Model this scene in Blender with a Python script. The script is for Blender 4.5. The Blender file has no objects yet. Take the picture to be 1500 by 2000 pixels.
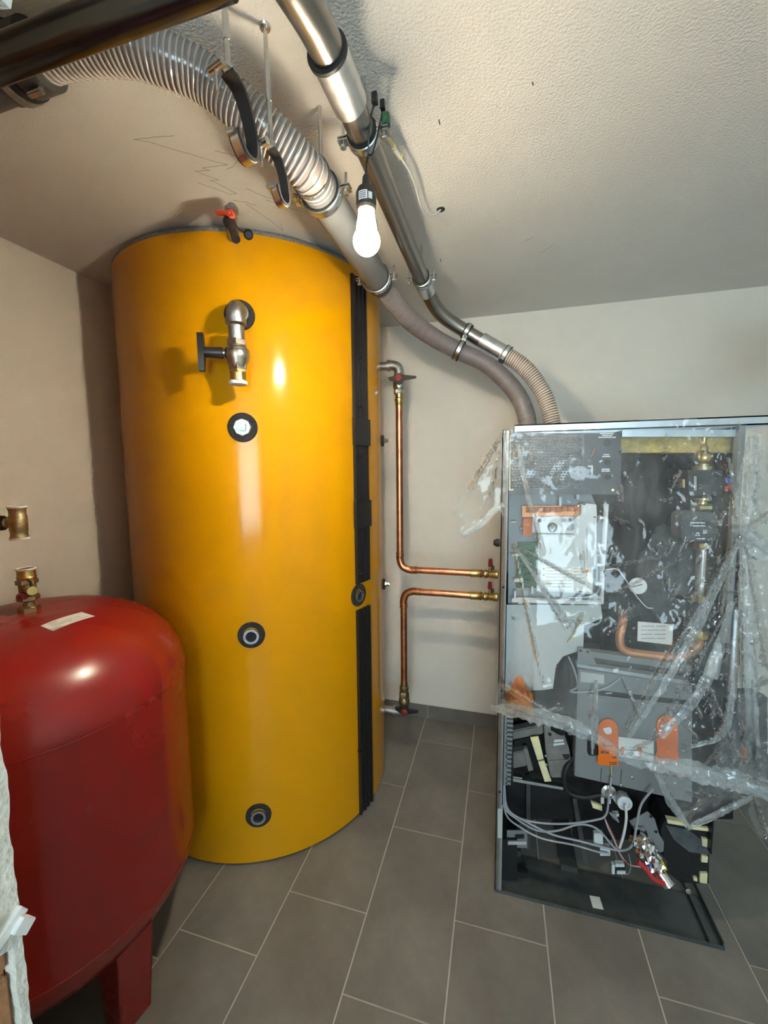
import bpy, bmesh, math, random
from mathutils import Vector, Matrix, noise
random.seed(7)
PI = math.pi
scene = bpy.context.scene
COL = scene.collection

# ------------------------------------------------------------------ camera
W, H, F = 1500.0, 2000.0, 806.45
CAM = Vector((0.0, 0.0, 1.545))
YAW, PITCH, ROLL = math.radians(15.740), math.radians(-5.501), math.radians(-0.564)
_f = Vector((-math.sin(YAW)*math.cos(PITCH), math.cos(YAW)*math.cos(PITCH), math.sin(PITCH)))
_r = Vector((math.cos(YAW), math.sin(YAW), 0.0))
_u = _r.cross(_f)
R_ = _r*math.cos(ROLL) + _u*math.sin(ROLL)
U_ = -_r*math.sin(ROLL) + _u*math.cos(ROLL)
F_ = _f
cam_data = bpy.data.cameras.new('camera')
cam_data.sensor_fit = 'HORIZONTAL'
cam_data.sensor_width = 36.0
cam_data.lens = 36.0*F/W
cam_data.clip_start = 0.02
cam = bpy.data.objects.new('camera', cam_data)
COL.objects.link(cam)
cam.matrix_world = Matrix(((R_.x, U_.x, -F_.x, CAM.x), (R_.y, U_.y, -F_.y, CAM.y), (R_.z, U_.z, -F_.z, CAM.z), (0, 0, 0, 1)))
scene.camera = cam

# ------------------------------------------------------------------ light
scene.view_settings.view_transform = 'Standard'
scene.view_settings.look = 'None'
scene.view_settings.exposure = 0.52
scene.view_settings.gamma = 1.0
scene.view_settings.use_curve_mapping = False
world = bpy.data.worlds.new('world')
scene.world = world
world.use_nodes = True
bg = world.node_tree.nodes['Background']
bg.inputs[0].default_value = (0.75, 0.87, 1.0, 1)
bg.inputs[1].default_value = 1.0
BULB_STRENGTH = 900.0
BULB_COLOR = (1.0, 0.85, 0.63, 1)
COOL_FILL_POWER = 44.0
def area_light(name, loc, target, sx, sy, power, color):
    d = bpy.data.lights.new(name, 'AREA')
    d.shape = 'RECTANGLE'; d.size = sx; d.size_y = sy; d.energy = power; d.color = color
    o = bpy.data.objects.new(name, d); COL.objects.link(o)
    o.location = loc
    o.rotation_euler = (Vector(target)-Vector(loc)).to_track_quat('-Z', 'Y').to_euler()
    return o
# cool fill light added behind the camera, set at an invented rear window
area_light('cool_fill_light', (0.38, -2.17, 1.48), (0.30, 1.5, 1.58), 1.10, 1.20, COOL_FILL_POWER, (0.66, 0.88, 1.0))

# ------------------------------------------------------------------ pixel helpers (1500 x 2000 frame)
def ray(x, y):
    return F_ + R_*((x-W/2)/F) - U_*((y-H/2)/F)
def at(x, y, Y=None, Z=None, X=None):
    d = ray(x, y)
    t = (Y/d.y) if Y is not None else ((Z-CAM.z)/d.z if Z is not None else X/d.x)
    return CAM + d*t

# ------------------------------------------------------------------ materials
def _nodes(name):
    m = bpy.data.materials.new(name); m.use_nodes = True
    nt = m.node_tree
    return m, nt, nt.nodes, nt.links, nt.nodes['Principled BSDF']
def mat(name, color, rough=0.5, metal=0.0, var=0.0, vscale=8.0, bump=0.0, bscale=60.0, coat=0.0, color2=None, spec=0.5, stretch=None, detail=4.0, rvar=0.0, emit=None):
    m, nt, N, L, b = _nodes(name)
    c = (*color, 1)
    b.inputs['Base Color'].default_value = c
    b.inputs['Roughness'].default_value = rough
    b.inputs['Metallic'].default_value = metal
    b.inputs['Specular IOR Level'].default_value = spec
    b.inputs['Coat Weight'].default_value = coat
    b.inputs['Coat Roughness'].default_value = 0.08
    tc = N.new('ShaderNodeTexCoord'); mp = N.new('ShaderNodeMapping')
    L.new(tc.outputs['Object'], mp.inputs['Vector'])
    if stretch: mp.inputs['Scale'].default_value = stretch
    if var > 0 or color2:
        n = N.new('ShaderNodeTexNoise'); n.inputs['Scale'].default_value = vscale; n.inputs['Detail'].default_value = detail
        n.inputs['Roughness'].default_value = 0.62
        L.new(mp.outputs['Vector'], n.inputs['Vector'])
        r = N.new('ShaderNodeValToRGB')
        r.color_ramp.elements[0].position = 0.32; r.color_ramp.elements[1].position = 0.68
        if color2:
            r.color_ramp.elements[0].color = c; r.color_ramp.elements[1].color = (*color2, 1)
        else:
            r.color_ramp.elements[0].color = (*[max(0, k*(1-var)) for k in color], 1)
            r.color_ramp.elements[1].color = (*[min(1, k*(1+var)) for k in color], 1)
        L.new(n.outputs['Fac'], r.inputs['Fac']); L.new(r.outputs['Color'], b.inputs['Base Color'])
        if rvar > 0:
            mr = N.new('ShaderNodeMapRange')
            mr.inputs['To Min'].default_value = max(0.02, rough-rvar); mr.inputs['To Max'].default_value = min(1, rough+rvar)
            L.new(n.outputs['Fac'], mr.inputs['Value']); L.new(mr.outputs['Result'], b.inputs['Roughness'])
    if bump > 0:
        n2 = N.new('ShaderNodeTexNoise'); n2.inputs['Scale'].default_value = bscale; n2.inputs['Detail'].default_value = 3.0
        L.new(mp.outputs['Vector'], n2.inputs['Vector'])
        bp = N.new('ShaderNodeBump'); bp.inputs['Strength'].default_value = bump; bp.inputs['Distance'].default_value = 0.004
        L.new(n2.outputs['Fac'], bp.inputs['Height']); L.new(bp.outputs['Normal'], b.inputs['Normal'])
    if emit:
        b.inputs['Emission Color'].default_value = emit[0]; b.inputs['Emission Strength'].default_value = emit[1]
    return m
def film_mat(name, haze=0.10, tint=(0.95, 0.97, 0.98), rough=0.10, gloss=0.9):
    m = bpy.data.materials.new(name); m.use_nodes = True
    nt = m.node_tree; N = nt.nodes; L = nt.links
    N.remove(N['Principled BSDF'])
    out = N['Material Output']
    tr = N.new('ShaderNodeBsdfTransparent'); tr.inputs['Color'].default_value = (*tint, 1)
    gl = N.new('ShaderNodeBsdfGlossy'); gl.inputs['Roughness'].default_value = rough; gl.inputs['Color'].default_value = (gloss, gloss, gloss, 1)
    df = N.new('ShaderNodeBsdfDiffuse'); df.inputs['Color'].default_value = (0.82, 0.86, 0.87, 1)
    fr = N.new('ShaderNodeFresnel'); fr.inputs['IOR'].default_value = 1.38
    tc = N.new('ShaderNodeTexCoord')
    n2 = N.new('ShaderNodeTexNoise'); n2.inputs['Scale'].default_value = 26.0; n2.inputs['Detail'].default_value = 3.0; n2.inputs['Distortion'].default_value = 0.8
    L.new(tc.outputs['Object'], n2.inputs['Vector'])
    bp = N.new('ShaderNodeBump'); bp.inputs['Strength'].default_value = 0.07; bp.inputs['Distance'].default_value = 0.004
    L.new(n2.outputs['Fac'], bp.inputs['Height'])
    for s in (gl, fr): L.new(bp.outputs['Normal'], s.inputs['Normal'])
    n3 = N.new('ShaderNodeTexNoise'); n3.inputs['Scale'].default_value = 7.0; n3.inputs['Detail'].default_value = 4.0
    L.new(tc.outputs['Object'], n3.inputs['Vector'])
    mr = N.new('ShaderNodeMapRange'); mr.inputs['From Min'].default_value = 0.3; mr.inputs['From Max'].default_value = 0.75
    mr.inputs['To Min'].default_value = haze*0.4; mr.inputs['To Max'].default_value = haze*1.7
    L.new(n3.outputs['Fac'], mr.inputs['Value'])
    m1 = N.new('ShaderNodeMixShader'); L.new(mr.outputs['Result'], m1.inputs['Fac'])
    L.new(tr.outputs[0], m1.inputs[1]); L.new(df.outputs[0], m1.inputs[2])
    m2 = N.new('ShaderNodeMixShader')
    ma = N.new('ShaderNodeMath'); ma.operation = 'MINIMUM'; ma.inputs[1].default_value = 0.55
    L.new(fr.outputs[0], ma.inputs[0]); L.new(ma.outputs[0], m2.inputs['Fac'])
    L.new(m1.outputs[0], m2.inputs[1]); L.new(gl.outputs[0], m2.inputs[2])
    L.new(m2.outputs[0], out.inputs['Surface'])
    return m
M = {}
M['ceiling'] = mat('ceiling_plaster', (0.78, 0.755, 0.70), 0.62, bump=0.8, bscale=165, var=0.03, vscale=3)
M['wall'] = mat('wall_plaster', (0.79, 0.74, 0.65), 0.85, bump=0.25, bscale=140, var=0.03, vscale=2.5)
M['rough_plaster'] = mat('rough_plaster', (0.72, 0.70, 0.62), 0.95, bump=1.0, bscale=90, var=0.10, vscale=30)
M['brick'] = mat('clay_brick', (0.42, 0.20, 0.09), 0.9, bump=0.8, bscale=70, var=0.25, vscale=20)
M['tile'] = mat('floor_tile', (0.135, 0.127, 0.111), 0.42, color2=(0.235, 0.22, 0.196), vscale=3.2, detail=9, bump=0.05, bscale=90, rvar=0.10)
M['skirting'] = mat('skirting_tile', (0.12, 0.11, 0.095), 0.45, color2=(0.19, 0.175, 0.15), vscale=4, detail=8)
M['grout'] = mat('grout', (0.52, 0.49, 0.43), 0.95, bump=0.2, bscale=200)
M['yellow'] = mat('yellow_sheet', (0.64, 0.290, 0.002), 0.15, spec=0.32, var=0.05, vscale=2.0, bump=0.05, bscale=6.0, rvar=0.05)
M['fleece'] = mat('grey_fleece', (0.20, 0.20, 0.21), 0.95, bump=0.9, bscale=260, var=0.3, vscale=120)
M['black_plastic'] = mat('black_plastic', (0.013, 0.013, 0.014), 0.38)
M['black_matte'] = mat('black_matte', (0.006, 0.006, 0.007), 0.75, bump=0.3, bscale=120)
M['black_foam'] = mat('black_foam', (0.020, 0.020, 0.022), 0.85, bump=1.0, bscale=220, var=0.5, vscale=90)
M['black_gloss'] = mat('black_enamel', (0.005, 0.005, 0.006), 0.22, spec=0.5, var=0.4, vscale=25, rvar=0.08)
M['rubber'] = mat('black_rubber', (0.012, 0.012, 0.013), 0.6)
M['jacket'] = mat('insulation_jacket', (0.012, 0.012, 0.013), 0.5, spec=0.3, bump=0.3, bscale=60)
M['steel'] = mat('stainless_steel', (0.36, 0.345, 0.32), 0.30, 1.0, var=0.10, vscale=3, stretch=(10, 0.6, 10), rvar=0.05)
M['alu'] = mat('aluminium_sleeve', (0.80, 0.81, 0.82), 0.36, 1.0, var=0.10, vscale=30, rvar=0.08)
M['zinc'] = mat('zinc_plated', (0.66, 0.67, 0.66), 0.26, 1.0, var=0.12, vscale=40)
M['yzinc'] = mat('yellow_zinc', (0.66, 0.58, 0.36), 0.3, 1.0, var=0.15, vscale=40)
M['galv'] = mat('galvanised_fitting', (0.46, 0.47, 0.47), 0.40, 1.0, var=0.2, vscale=70, bump=0.25, bscale=300)
M['galv_sheet'] = mat('galvanised_sheet', (0.50, 0.55, 0.58), 0.38, 0.75, var=0.12, vscale=14)
M['base_steel'] = mat('dark_base_steel', (0.085, 0.098, 0.098), 0.24, 0.35, var=0.25, vscale=9, rvar=0.08)
M['brass'] = mat('brass', (0.60, 0.45, 0.18), 0.30, 1.0, var=0.15, vscale=50)
M['dull_brass'] = mat('dull_brass', (0.40, 0.33, 0.19), 0.42, 1.0, var=0.2, vscale=60, bump=0.15, bscale=250)
M['nickel'] = mat('nickel_plated', (0.58, 0.55, 0.49), 0.27, 1.0, var=0.1, vscale=50)
M['copper'] = mat('copper', (0.68, 0.30, 0.16), 0.32, 1.0, var=0.22, vscale=22, rvar=0.1)
M['copper_dull'] = mat('copper_dull', (0.62, 0.30, 0.15), 0.5, 0.7, var=0.15, vscale=22)
M['red_paint'] = mat('red_vessel_paint', (0.27, 0.012, 0.010), 0.26, coat=0.25, var=0.08, vscale=3, rvar=0.07)
M['red_plastic'] = mat('red_plastic', (0.62, 0.055, 0.025), 0.45)
M['dark_red'] = mat('dark_red_plastic', (0.24, 0.02, 0.022), 0.45)
M['grey_pvc'] = mat('grey_pvc', (0.095, 0.102, 0.106), 0.48, var=0.08, vscale=10)
M['dark_grey'] = mat('dark_grey_plastic', (0.055, 0.055, 0.055), 0.5)
M['clear_hose'] = mat('smoky_hose_wall', (0.20, 0.175, 0.16), 0.22, coat=0.3)
M['hose_rib'] = mat('pale_hose_rib', (0.36, 0.33, 0.31), 0.24, coat=0.3)
M['grey_hose'] = mat('grey_hose_wall', (0.13, 0.115, 0.115), 0.34)
M['grey_rib'] = mat('grey_hose_rib', (0.20, 0.18, 0.18), 0.3)
M['tan_hose'] = mat('tan_hose_wall', (0.16, 0.10, 0.07), 0.4)
M['tan_rib'] = mat('cream_hose_rib', (0.62, 0.55, 0.46), 0.35)
M['white'] = mat('white_plastic', (0.78, 0.78, 0.76), 0.45)
M['paper'] = mat('paper_label', (0.78, 0.78, 0.75), 0.6)
M['ink'] = mat('printed_ink', (0.10, 0.10, 0.10), 0.7)
M['greyink'] = mat('printed_grey_ink', (0.42, 0.42, 0.41), 0.7)
M['white_print'] = mat('white_print', (0.75, 0.77, 0.80), 0.6)
M['orange'] = mat('orange_card', (0.86, 0.17, 0.008), 0.5, var=0.05, vscale=20)
M['orange_rubber'] = mat('orange_plastic', (0.80, 0.20, 0.015), 0.5, var=0.15, vscale=12)
M['grey_box'] = mat('painted_grey_steel', (0.23, 0.245, 0.25), 0.42, 0.25, var=0.05, vscale=8)
M['pale_grey'] = mat('pale_grey_plastic', (0.60, 0.64, 0.66), 0.5, var=0.03, vscale=10)
M['tray_grey'] = mat('tray_grey_plastic', (0.33, 0.36, 0.37), 0.55, var=0.05, vscale=10)
M['plate_pale'] = mat('pale_sheet_metal', (0.50, 0.53, 0.51), 0.5, 0.2, var=0.05, vscale=6)
M['cast_grey'] = mat('cast_grey', (0.19, 0.185, 0.17), 0.6, 0.2, var=0.18, vscale=25, bump=0.3, bscale=150)
M['foam_grey'] = mat('grey_foam', (0.075, 0.082, 0.088), 0.9, bump=0.8, bscale=80, var=0.25, vscale=30)
M['wool'] = mat('mineral_wool', (0.50, 0.37, 0.11), 0.95, bump=1.0, bscale=130, var=0.3, vscale=40)
M['cream'] = mat('cream_foam', (0.72, 0.66, 0.40), 0.8, var=0.1, vscale=40)
M['connector'] = mat('connector_orange', (0.42, 0.11, 0.02), 0.5, var=0.2, vscale=60)
M['pcb'] = mat('green_circuit_board', (0.03, 0.10, 0.045), 0.45, var=0.5, vscale=120)
M['cable_grey'] = mat('grey_cable', (0.33, 0.34, 0.37), 0.45)
M['cable_white'] = mat('white_cable', (0.66, 0.66, 0.63), 0.45)
M['cable_yellow'] = mat('yellow_cable', (0.60, 0.50, 0.16), 0.5)
M['blue'] = mat('blue_plastic', (0.05, 0.14, 0.62), 0.4)
M['red_tape'] = mat('red_tape', (0.55, 0.03, 0.03), 0.35)
M['yellow_tape'] = mat('yellow_tape', (0.55, 0.42, 0.02), 0.4)
M['foil'] = mat('silver_foil', (0.80, 0.81, 0.83), 0.12, 1.0)
M['pencil'] = mat('pencil_line', (0.26, 0.23, 0.20), 0.9)
M['fleck'] = mat('dark_fleck', (0.10, 0.09, 0.08), 0.9)
M['socket'] = mat('lamp_socket_plastic', (0.022, 0.022, 0.022), 0.5)
M['film'] = film_mat('clear_plastic_film', haze=0.085, rough=0.07)
M['film_bunch'] = film_mat('bunched_plastic_film', haze=0.15, rough=0.08)
M['bubble'] = mat('bubble_wrap_plastic', (0.16, 0.17, 0.18), 0.16, coat=0.6, var=0.25, vscale=30)
M['bulb'] = mat('lit_bulb', (1, 1, 1), 0.3, emit=(BULB_COLOR, BULB_STRENGTH))
_b = M['bulb'].node_tree; _n = _b.nodes.new('ShaderNodeTexCoord'); _x = _b.nodes.new('ShaderNodeSeparateXYZ'); _r = _b.nodes.new('ShaderNodeMapRange')
_b.links.new(_n.outputs['Generated'], _x.inputs[0]); _b.links.new(_x.outputs['Z'], _r.inputs['Value'])
_r.inputs['From Min'].default_value = 0.16; _r.inputs['From Max'].default_value = 0.42; _r.inputs['To Min'].default_value = BULB_STRENGTH*1.15; _r.inputs['To Max'].default_value = BULB_STRENGTH*0.05
_b.links.new(_r.outputs['Result'], _b.nodes['Principled BSDF'].inputs['Emission Strength'])
M['flue'] = mat('black_flue_paint', (0.008, 0.008, 0.008), 0.45)

# ------------------------------------------------------------------ mesh builder
def frame(z, x=None):
    z = Vector(z).normalized()
    if x is None:
        x = Vector((1, 0, 0)) if abs(z.x) < 0.9 else Vector((0, 1, 0))
    x = Vector(x); x = (x - z*x.dot(z)).normalized()
    return x, z.cross(x), z
def mtx(o, z, x=None):
    a, b, c = frame(z, x); o = Vector(o)
    return Matrix(((a.x, b.x, c.x, o.x), (a.y, b.y, c.y, o.y), (a.z, b.z, c.z, o.z), (0, 0, 0, 1)))
def crom(pts, n=8):
    pts = [Vector(p) for p in pts]
    if len(pts) < 3: return pts
    P = [pts[0]*2-pts[1]] + pts + [pts[-1]*2-pts[-2]]
    out = []
    for i in range(1, len(P)-2):
        a, b, c, d = P[i-1], P[i], P[i+1], P[i+2]
        for k in range(n):
            t = k/n
            out.append(0.5*((2*b) + (c-a)*t + (2*a-5*b+4*c-d)*t*t + (3*b-a-3*c+d)*t*t*t))
    out.append(pts[-1])
    return out
def resample(pts, step):
    d = [0.0]
    for i in range(1, len(pts)): d.append(d[-1]+(pts[i]-pts[i-1]).length)
    n = max(2, int(d[-1]/step)); out = []; j = 0
    for k in range(n+1):
        s = d[-1]*k/n
        while j < len(d)-2 and d[j+1] < s: j += 1
        t = (s-d[j])/max(1e-9, d[j+1]-d[j])
        out.append(pts[j].lerp(pts[j+1], min(1, t)))
    return out
def frames(pts):
    T = []
    for i in range(len(pts)):
        a = pts[max(0, i-1)]; b = pts[min(len(pts)-1, i+1)]
        T.append((b-a).normalized())
    x, y, z = frame(T[0]); X = [x]
    for i in range(1, len(pts)):
        q = T[i-1].rotation_difference(T[i])
        x = q @ X[-1]; x = (x - T[i]*x.dot(T[i])).normalized(); X.append(x)
    return [(X[i], T[i].cross(X[i]), T[i]) for i in range(len(pts))]
class MB:
    def __init__(s): s.v = []; s.f = []; s.M = Matrix.Identity(4)
    def add(s, vs, fs):
        b = len(s.v)
        s.v += [s.M @ Vector(p) for p in vs]; s.f += [tuple(i+b for i in q) for q in fs]
        return s
    def box(s, c, d, m=None):
        x, y, z = d[0]/2, d[1]/2, d[2]/2; c = Vector(c)
        vs = [Vector((i*x, j*y, k*z)) for k in (-1, 1) for j in (-1, 1) for i in (-1, 1)]
        vs = [(m @ p if m else p)+c for p in vs]
        return s.add(vs, [(0, 2, 3, 1), (4, 5, 7, 6), (0, 1, 5, 4), (2, 6, 7, 3), (0, 4, 6, 2), (1, 3, 7, 5)])
    def b2(s, a, b):
        a = Vector(a); b = Vector(b)
        return s.box((a+b)/2, [abs(k) for k in (b-a)])
    def cbox(s, c, d, e=0.002):
        """box with chamfered vertical (z) edges"""
        x, y = d[0]/2, d[1]/2
        pg = [(-x+e, -y), (x-e, -y), (x, -y+e), (x, y-e), (x-e, y), (-x+e, y), (-x, y-e), (-x, -y+e)]
        c = Vector(c)
        return s.prism([Vector((p[0], p[1], -d[2]/2))+c for p in pg], (0, 0, d[2]))
    def prism(s, pg, ext):
        pg = [Vector(p) for p in pg]; ext = Vector(ext); n = len(pg)
        fs = [tuple(range(n)), tuple(range(2*n-1, n-1, -1))]
        for i in range(n):
            j = (i+1) % n; fs.append((i, i+n, j+n, j))
        return s.add(pg+[p+ext for p in pg], fs)
    def lathe(s, prof, o=(0, 0, 0), z=(0, 0, 1), n=32, x=None, close=False):
        """prof: (radius, height) along z"""
        m = mtx(o, z, x); vs = []; fs = []; k = len(prof)
        for i in range(n):
            a = 2*PI*i/n
            for r, h in prof: vs.append(m @ Vector((r*math.cos(a), r*math.sin(a), h)))
        for i in range(n):
            j = (i+1) % n
            for q in range(k-1 if not close else k):
                w = (q+1) % k
                fs.append((i*k+q, j*k+q, j*k+w, i*k+w))
        if not close:
            if prof[0][0] > 1e-6: fs.append(tuple(i*k for i in range(n))[::-1])
            if prof[-1][0] > 1e-6: fs.append(tuple(i*k+k-1 for i in range(n)))
        return s.add(vs, fs)
    def cyl(s, a, b, r, n=24, r2=None):
        a = Vector(a); b = Vector(b)
        return s.lathe([(r, 0), (r if r2 is None else r2, (b-a).length)], a, b-a, n)
    def ring(s, o, z, ro, ri, t, n=32):
        return s.lathe([(ri, -t/2), (ro, -t/2), (ro, t/2), (ri, t/2)], o, z, n, close=True)
    def torus(s, o, z, R, r, n=40, k=10):
        return s.lathe([(R+r*math.cos(2*PI*i/k), r*math.sin(2*PI*i/k)) for i in range(k)], o, z, n, close=True)
    def tube(s, pts, r, n=12, smooth=0, step=None, radii=None, caps=True):
        pts = [Vector(p) for p in pts]
        if smooth: pts = crom(pts, smooth)
        if step: pts = resample(pts, step)
        fr = frames(pts); vs = []; fs = []
        for i, p in enumerate(pts):
            rr = radii(i/(len(pts)-1)) if radii else r
            for k in range(n):
                a = 2*PI*k/n
                vs.append(p + fr[i][0]*rr*math.cos(a) + fr[i][1]*rr*math.sin(a))
        for i in range(len(pts)-1):
            for k in range(n):
                j = (k+1) % n
                fs.append((i*n+k, i*n+j, (i+1)*n+j, (i+1)*n+k))
        if caps:
            fs.append(tuple(range(n))[::-1]); fs.append(tuple((len(pts)-1)*n+k for k in range(n)))
        return s.add(vs, fs)
    def helix(s, pts, R, r, pitch, n=6, per=22, smooth=8):
        base = resample(crom(pts, smooth), 0.004); fr = frames(base)
        d = [0.0]
        for i in range(1, len(base)): d.append(d[-1]+(base[i]-base[i-1]).length)
        turns = d[-1]/pitch; cnt = int(turns*per); out = []; j = 0
        for k in range(cnt+1):
            u = d[-1]*k/cnt
            while j < len(d)-2 and d[j+1] < u: j += 1
            t = (u-d[j])/max(1e-9, d[j+1]-d[j]); p = base[j].lerp(base[j+1], t); a = 2*PI*k/per
            out.append(p + fr[j][0]*R*math.cos(a) + fr[j][1]*R*math.sin(a))
        return s.tube(out, r, n)
    def sphere(s, c, r, n=20, sz=(1, 1, 1)):
        c = Vector(c); k = n//2; vs = []; fs = []
        for i in range(k+1):
            for j in range(n):
                a = PI*i/k; b = 2*PI*j/n
                vs.append(c+Vector((r*sz[0]*math.sin(a)*math.cos(b), r*sz[1]*math.sin(a)*math.sin(b), r*sz[2]*math.cos(a))))
        for i in range(k):
            for j in range(n):
                q = (j+1) % n; fs.append((i*n+j, (i+1)*n+j, (i+1)*n+q, i*n+q))
        return s.add(vs, fs)
    def hexn(s, a, b, r, ch=0.12):
        a = Vector(a); b = Vector(b); L = (b-a).length
        return s.lathe([(r*(1-ch), 0), (r, L*0.15), (r, L*0.85), (r*(1-ch), L)], a, b-a, 6)
    def grid(s, fn, nu, nv):
        vs = [fn(i/nu, j/nv) for j in range(nv+1) for i in range(nu+1)]
        fs = [(j*(nu+1)+i, j*(nu+1)+i+1, (j+1)*(nu+1)+i+1, (j+1)*(nu+1)+i) for j in range(nv) for i in range(nu)]
        return s.add(vs, fs)
    def build(s, name, m, parent=None, ang=38, flat=False, kind=None, label=None, bevel=0.0, keepn=False):
        me = bpy.data.meshes.new(name)
        inv = parent.matrix_basis.inverted() if parent is not None else Matrix.Identity(4)
        o = bpy.data.objects.new(name, me); COL.objects.link(o)
        vs = s.v; loc = Vector((0, 0, 0))
        if parent is None and vs:
            lo = [min(p[i] for p in vs) for i in range(3)]; hi = [max(p[i] for p in vs) for i in range(3)]
            loc = Vector(((lo[0]+hi[0])/2, (lo[1]+hi[1])/2, lo[2])); o.location = loc
        else:
            p = parent
            while p is not None:
                loc = loc + p.location; p = p.parent
        me.from_pydata([p-loc for p in vs], [], s.f)
        bm = bmesh.new(); bm.from_mesh(me)
        bmesh.ops.remove_doubles(bm, verts=bm.verts, dist=1e-6)
        if not keepn: bmesh.ops.recalc_face_normals(bm, faces=bm.faces)
        if bevel > 0:
            es = [e for e in bm.edges if len(e.link_faces) == 2 and e.calc_face_angle(0) > 0.6]
            bmesh.ops.bevel(bm, geom=es, offset=bevel, segments=2, affect='EDGES', clamp_overlap=True)
        for f_ in bm.faces: f_.smooth = not flat
        if not flat:
            for e in bm.edges:
                if len(e.link_faces) == 2 and e.calc_face_angle(0) > math.radians(ang): e.smooth = False
        bm.to_mesh(me); bm.free()
        me.materials.append(M[m])
        if parent is not None: o.parent = parent
        if kind: o['kind'] = kind
        if label: o['label'] = label
        return o
def tag(o, label, cat, group=None):
    o['label'] = label; o['category'] = cat
    if group: o['group'] = group
    return o
def thing(name, label, cat, loc=(0, 0, 0), group=None):
    o = bpy.data.objects.new(name, None); COL.objects.link(o)
    o.location = Vector(loc); o.empty_display_size = 0.05
    return tag(o, label, cat, group)
def struct(o): o['kind'] = 'structure'; return o

# ------------------------------------------------------------------ room shell
XL, XR, YB, YR, ZC = -1.745, 2.10, 2.449, -2.2, 2.40
fl = struct(MB().b2((XL-0.2, YR-0.2, -0.2), (XR+0.2, YB+0.2, -0.0007)).build('floor', 'grout'))
ceil = struct(MB().b2((XL-0.2, YR-0.2, ZC), (XR+0.2, YB+0.2, ZC+0.2)).build('ceiling', 'ceiling'))
struct(MB().b2((XL-0.2, YR-0.2, -0.0015), (XL, YB+0.2, ZC)).build('wall_left', 'wall'))
struct(MB().b2((XL, YB, -0.0015), (XR, YB+0.2, ZC)).build('wall_back', 'wall'))
struct(MB().b2((XR, YR-0.2, -0.0015), (XR+0.2, YB+0.2, ZC)).build('wall_right', 'wall'))
# rear wall with an unseen window opening, added to house the cool fill light
wx0, wx1, wz0, wz1 = -0.23, 0.99, 0.84, 2.12
m = MB()
m.b2((XL, YR-0.2, -0.0015), (wx0, YR, ZC)); m.b2((wx1, YR-0.2, -0.0015), (XR, YR, ZC))
m.b2((wx0, YR-0.2, -0.0015), (wx1, YR, wz0)); m.b2((wx0, YR-0.2, wz1), (wx1, YR, ZC))
struct(m.build('wall_rear', 'wall'))
m = MB()
for a, b in (((wx0, wz0), (wx0+0.05, wz1)), ((wx1-0.05, wz0), (wx1, wz1)), ((wx0, wz0), (wx1, wz0+0.05)), ((wx0, wz1-0.05), (wx1, wz1))):
    m.b2((a[0], YR-0.14, a[1]), (b[0], YR-0.08, b[1]))
struct(m.build('added_window_frame', 'white'))  # frame of the invented window, added around the fill light
# floor tiles, 30 x 60 cm laid in irregular bond, each its own piece
def tile_mesh(x0, x1, y0, y1):
    mb = MB(); e = 0.0006; zt = 0.0015
    x0 += 0.0021; x1 -= 0.0021; y0 += 0.0021; y1 -= 0.0021
    vs = [(x0, y0, -0.0015), (x1, y0, -0.0015), (x1, y1, -0.0015), (x0, y1, -0.0015), (x0+e, y0+e, zt-0.0015), (x1-e, y0+e, zt-0.0015), (x1-e, y1-e, zt-0.0015), (x0+e, y1-e, zt-0.0015)]
    mb.add(vs, [(4, 5, 6, 7), (0, 1, 5, 4), (1, 2, 6, 5), (2, 3, 7, 6), (3, 0, 4, 7)])
    return mb
PX, PY = 0.3005, 0.6055
offs = {-5: 0.42, -4: 0.15, -3: 0.33, -2: 1.026, -1: 1.241, 0: 1.008, 1: 1.300, 2: 0.955, 3: 1.248, 4: 1.41, 5: 1.05, 6: 1.3, 7: 0.9, 8: 1.15}
shared = {}
for k in range(-5, 9):
    x0 = -0.428+PX*k; x1 = x0+PX
    x0c, x1c = max(x0, XL), min(x1, XR)
    if x1c-x0c < 0.02: continue
    y = offs[k]
    while y > -1.2: y -= PY
    while y < YB:
        y0, y1 = y, min(y+PY, YB-0.011)
        y += PY
        if y1-y0 < 0.02: continue
        key = (round(x1c-x0c, 4), round(y1-y0, 4))
        cx, cy = (x0c+x1c)/2, (y0+y1)/2
        if key in shared:
            o = bpy.data.objects.new('tile', shared[key]); COL.objects.link(o); o.parent = fl
        else:
            o = tile_mesh(-(x1c-x0c)/2, (x1c-x0c)/2, -(y1-y0)/2, (y1-y0)/2).build('tile', 'tile', keepn=True, flat=True)
            shared[key] = o.data; o.parent = fl
        o.location = Vector((cx, cy, 0)) - fl.location
# skirting tiles
bb = struct(MB().b2((XL, YB-0.004, 0), (XR, YB, 0.083)).build('baseboard_back', 'grout'))
x = -0.415-0.6*3
while x < XR:
    a, b = max(x, XL)+0.001, min(x+0.598, XR)-0.001
    if b-a > 0.02: MB().b2((a, YB-0.012, 0.0005), (b, YB-0.0035, 0.085)).build('tile', 'skirting', bb, flat=True)
    x += 0.6
bl = struct(MB().b2((XL, -1.2, 0), (XL+0.004, YB-0.012, 0.083)).build('baseboard_left', 'grout'))
y = -1.2
while y < YB-0.03:
    MB().b2((XL+0.0035, y+0.001, 0.0005), (XL+0.012, min(y+0.598, YB-0.013), 0.085)).build('tile', 'skirting', bl, flat=True)
    y += 0.6

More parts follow.
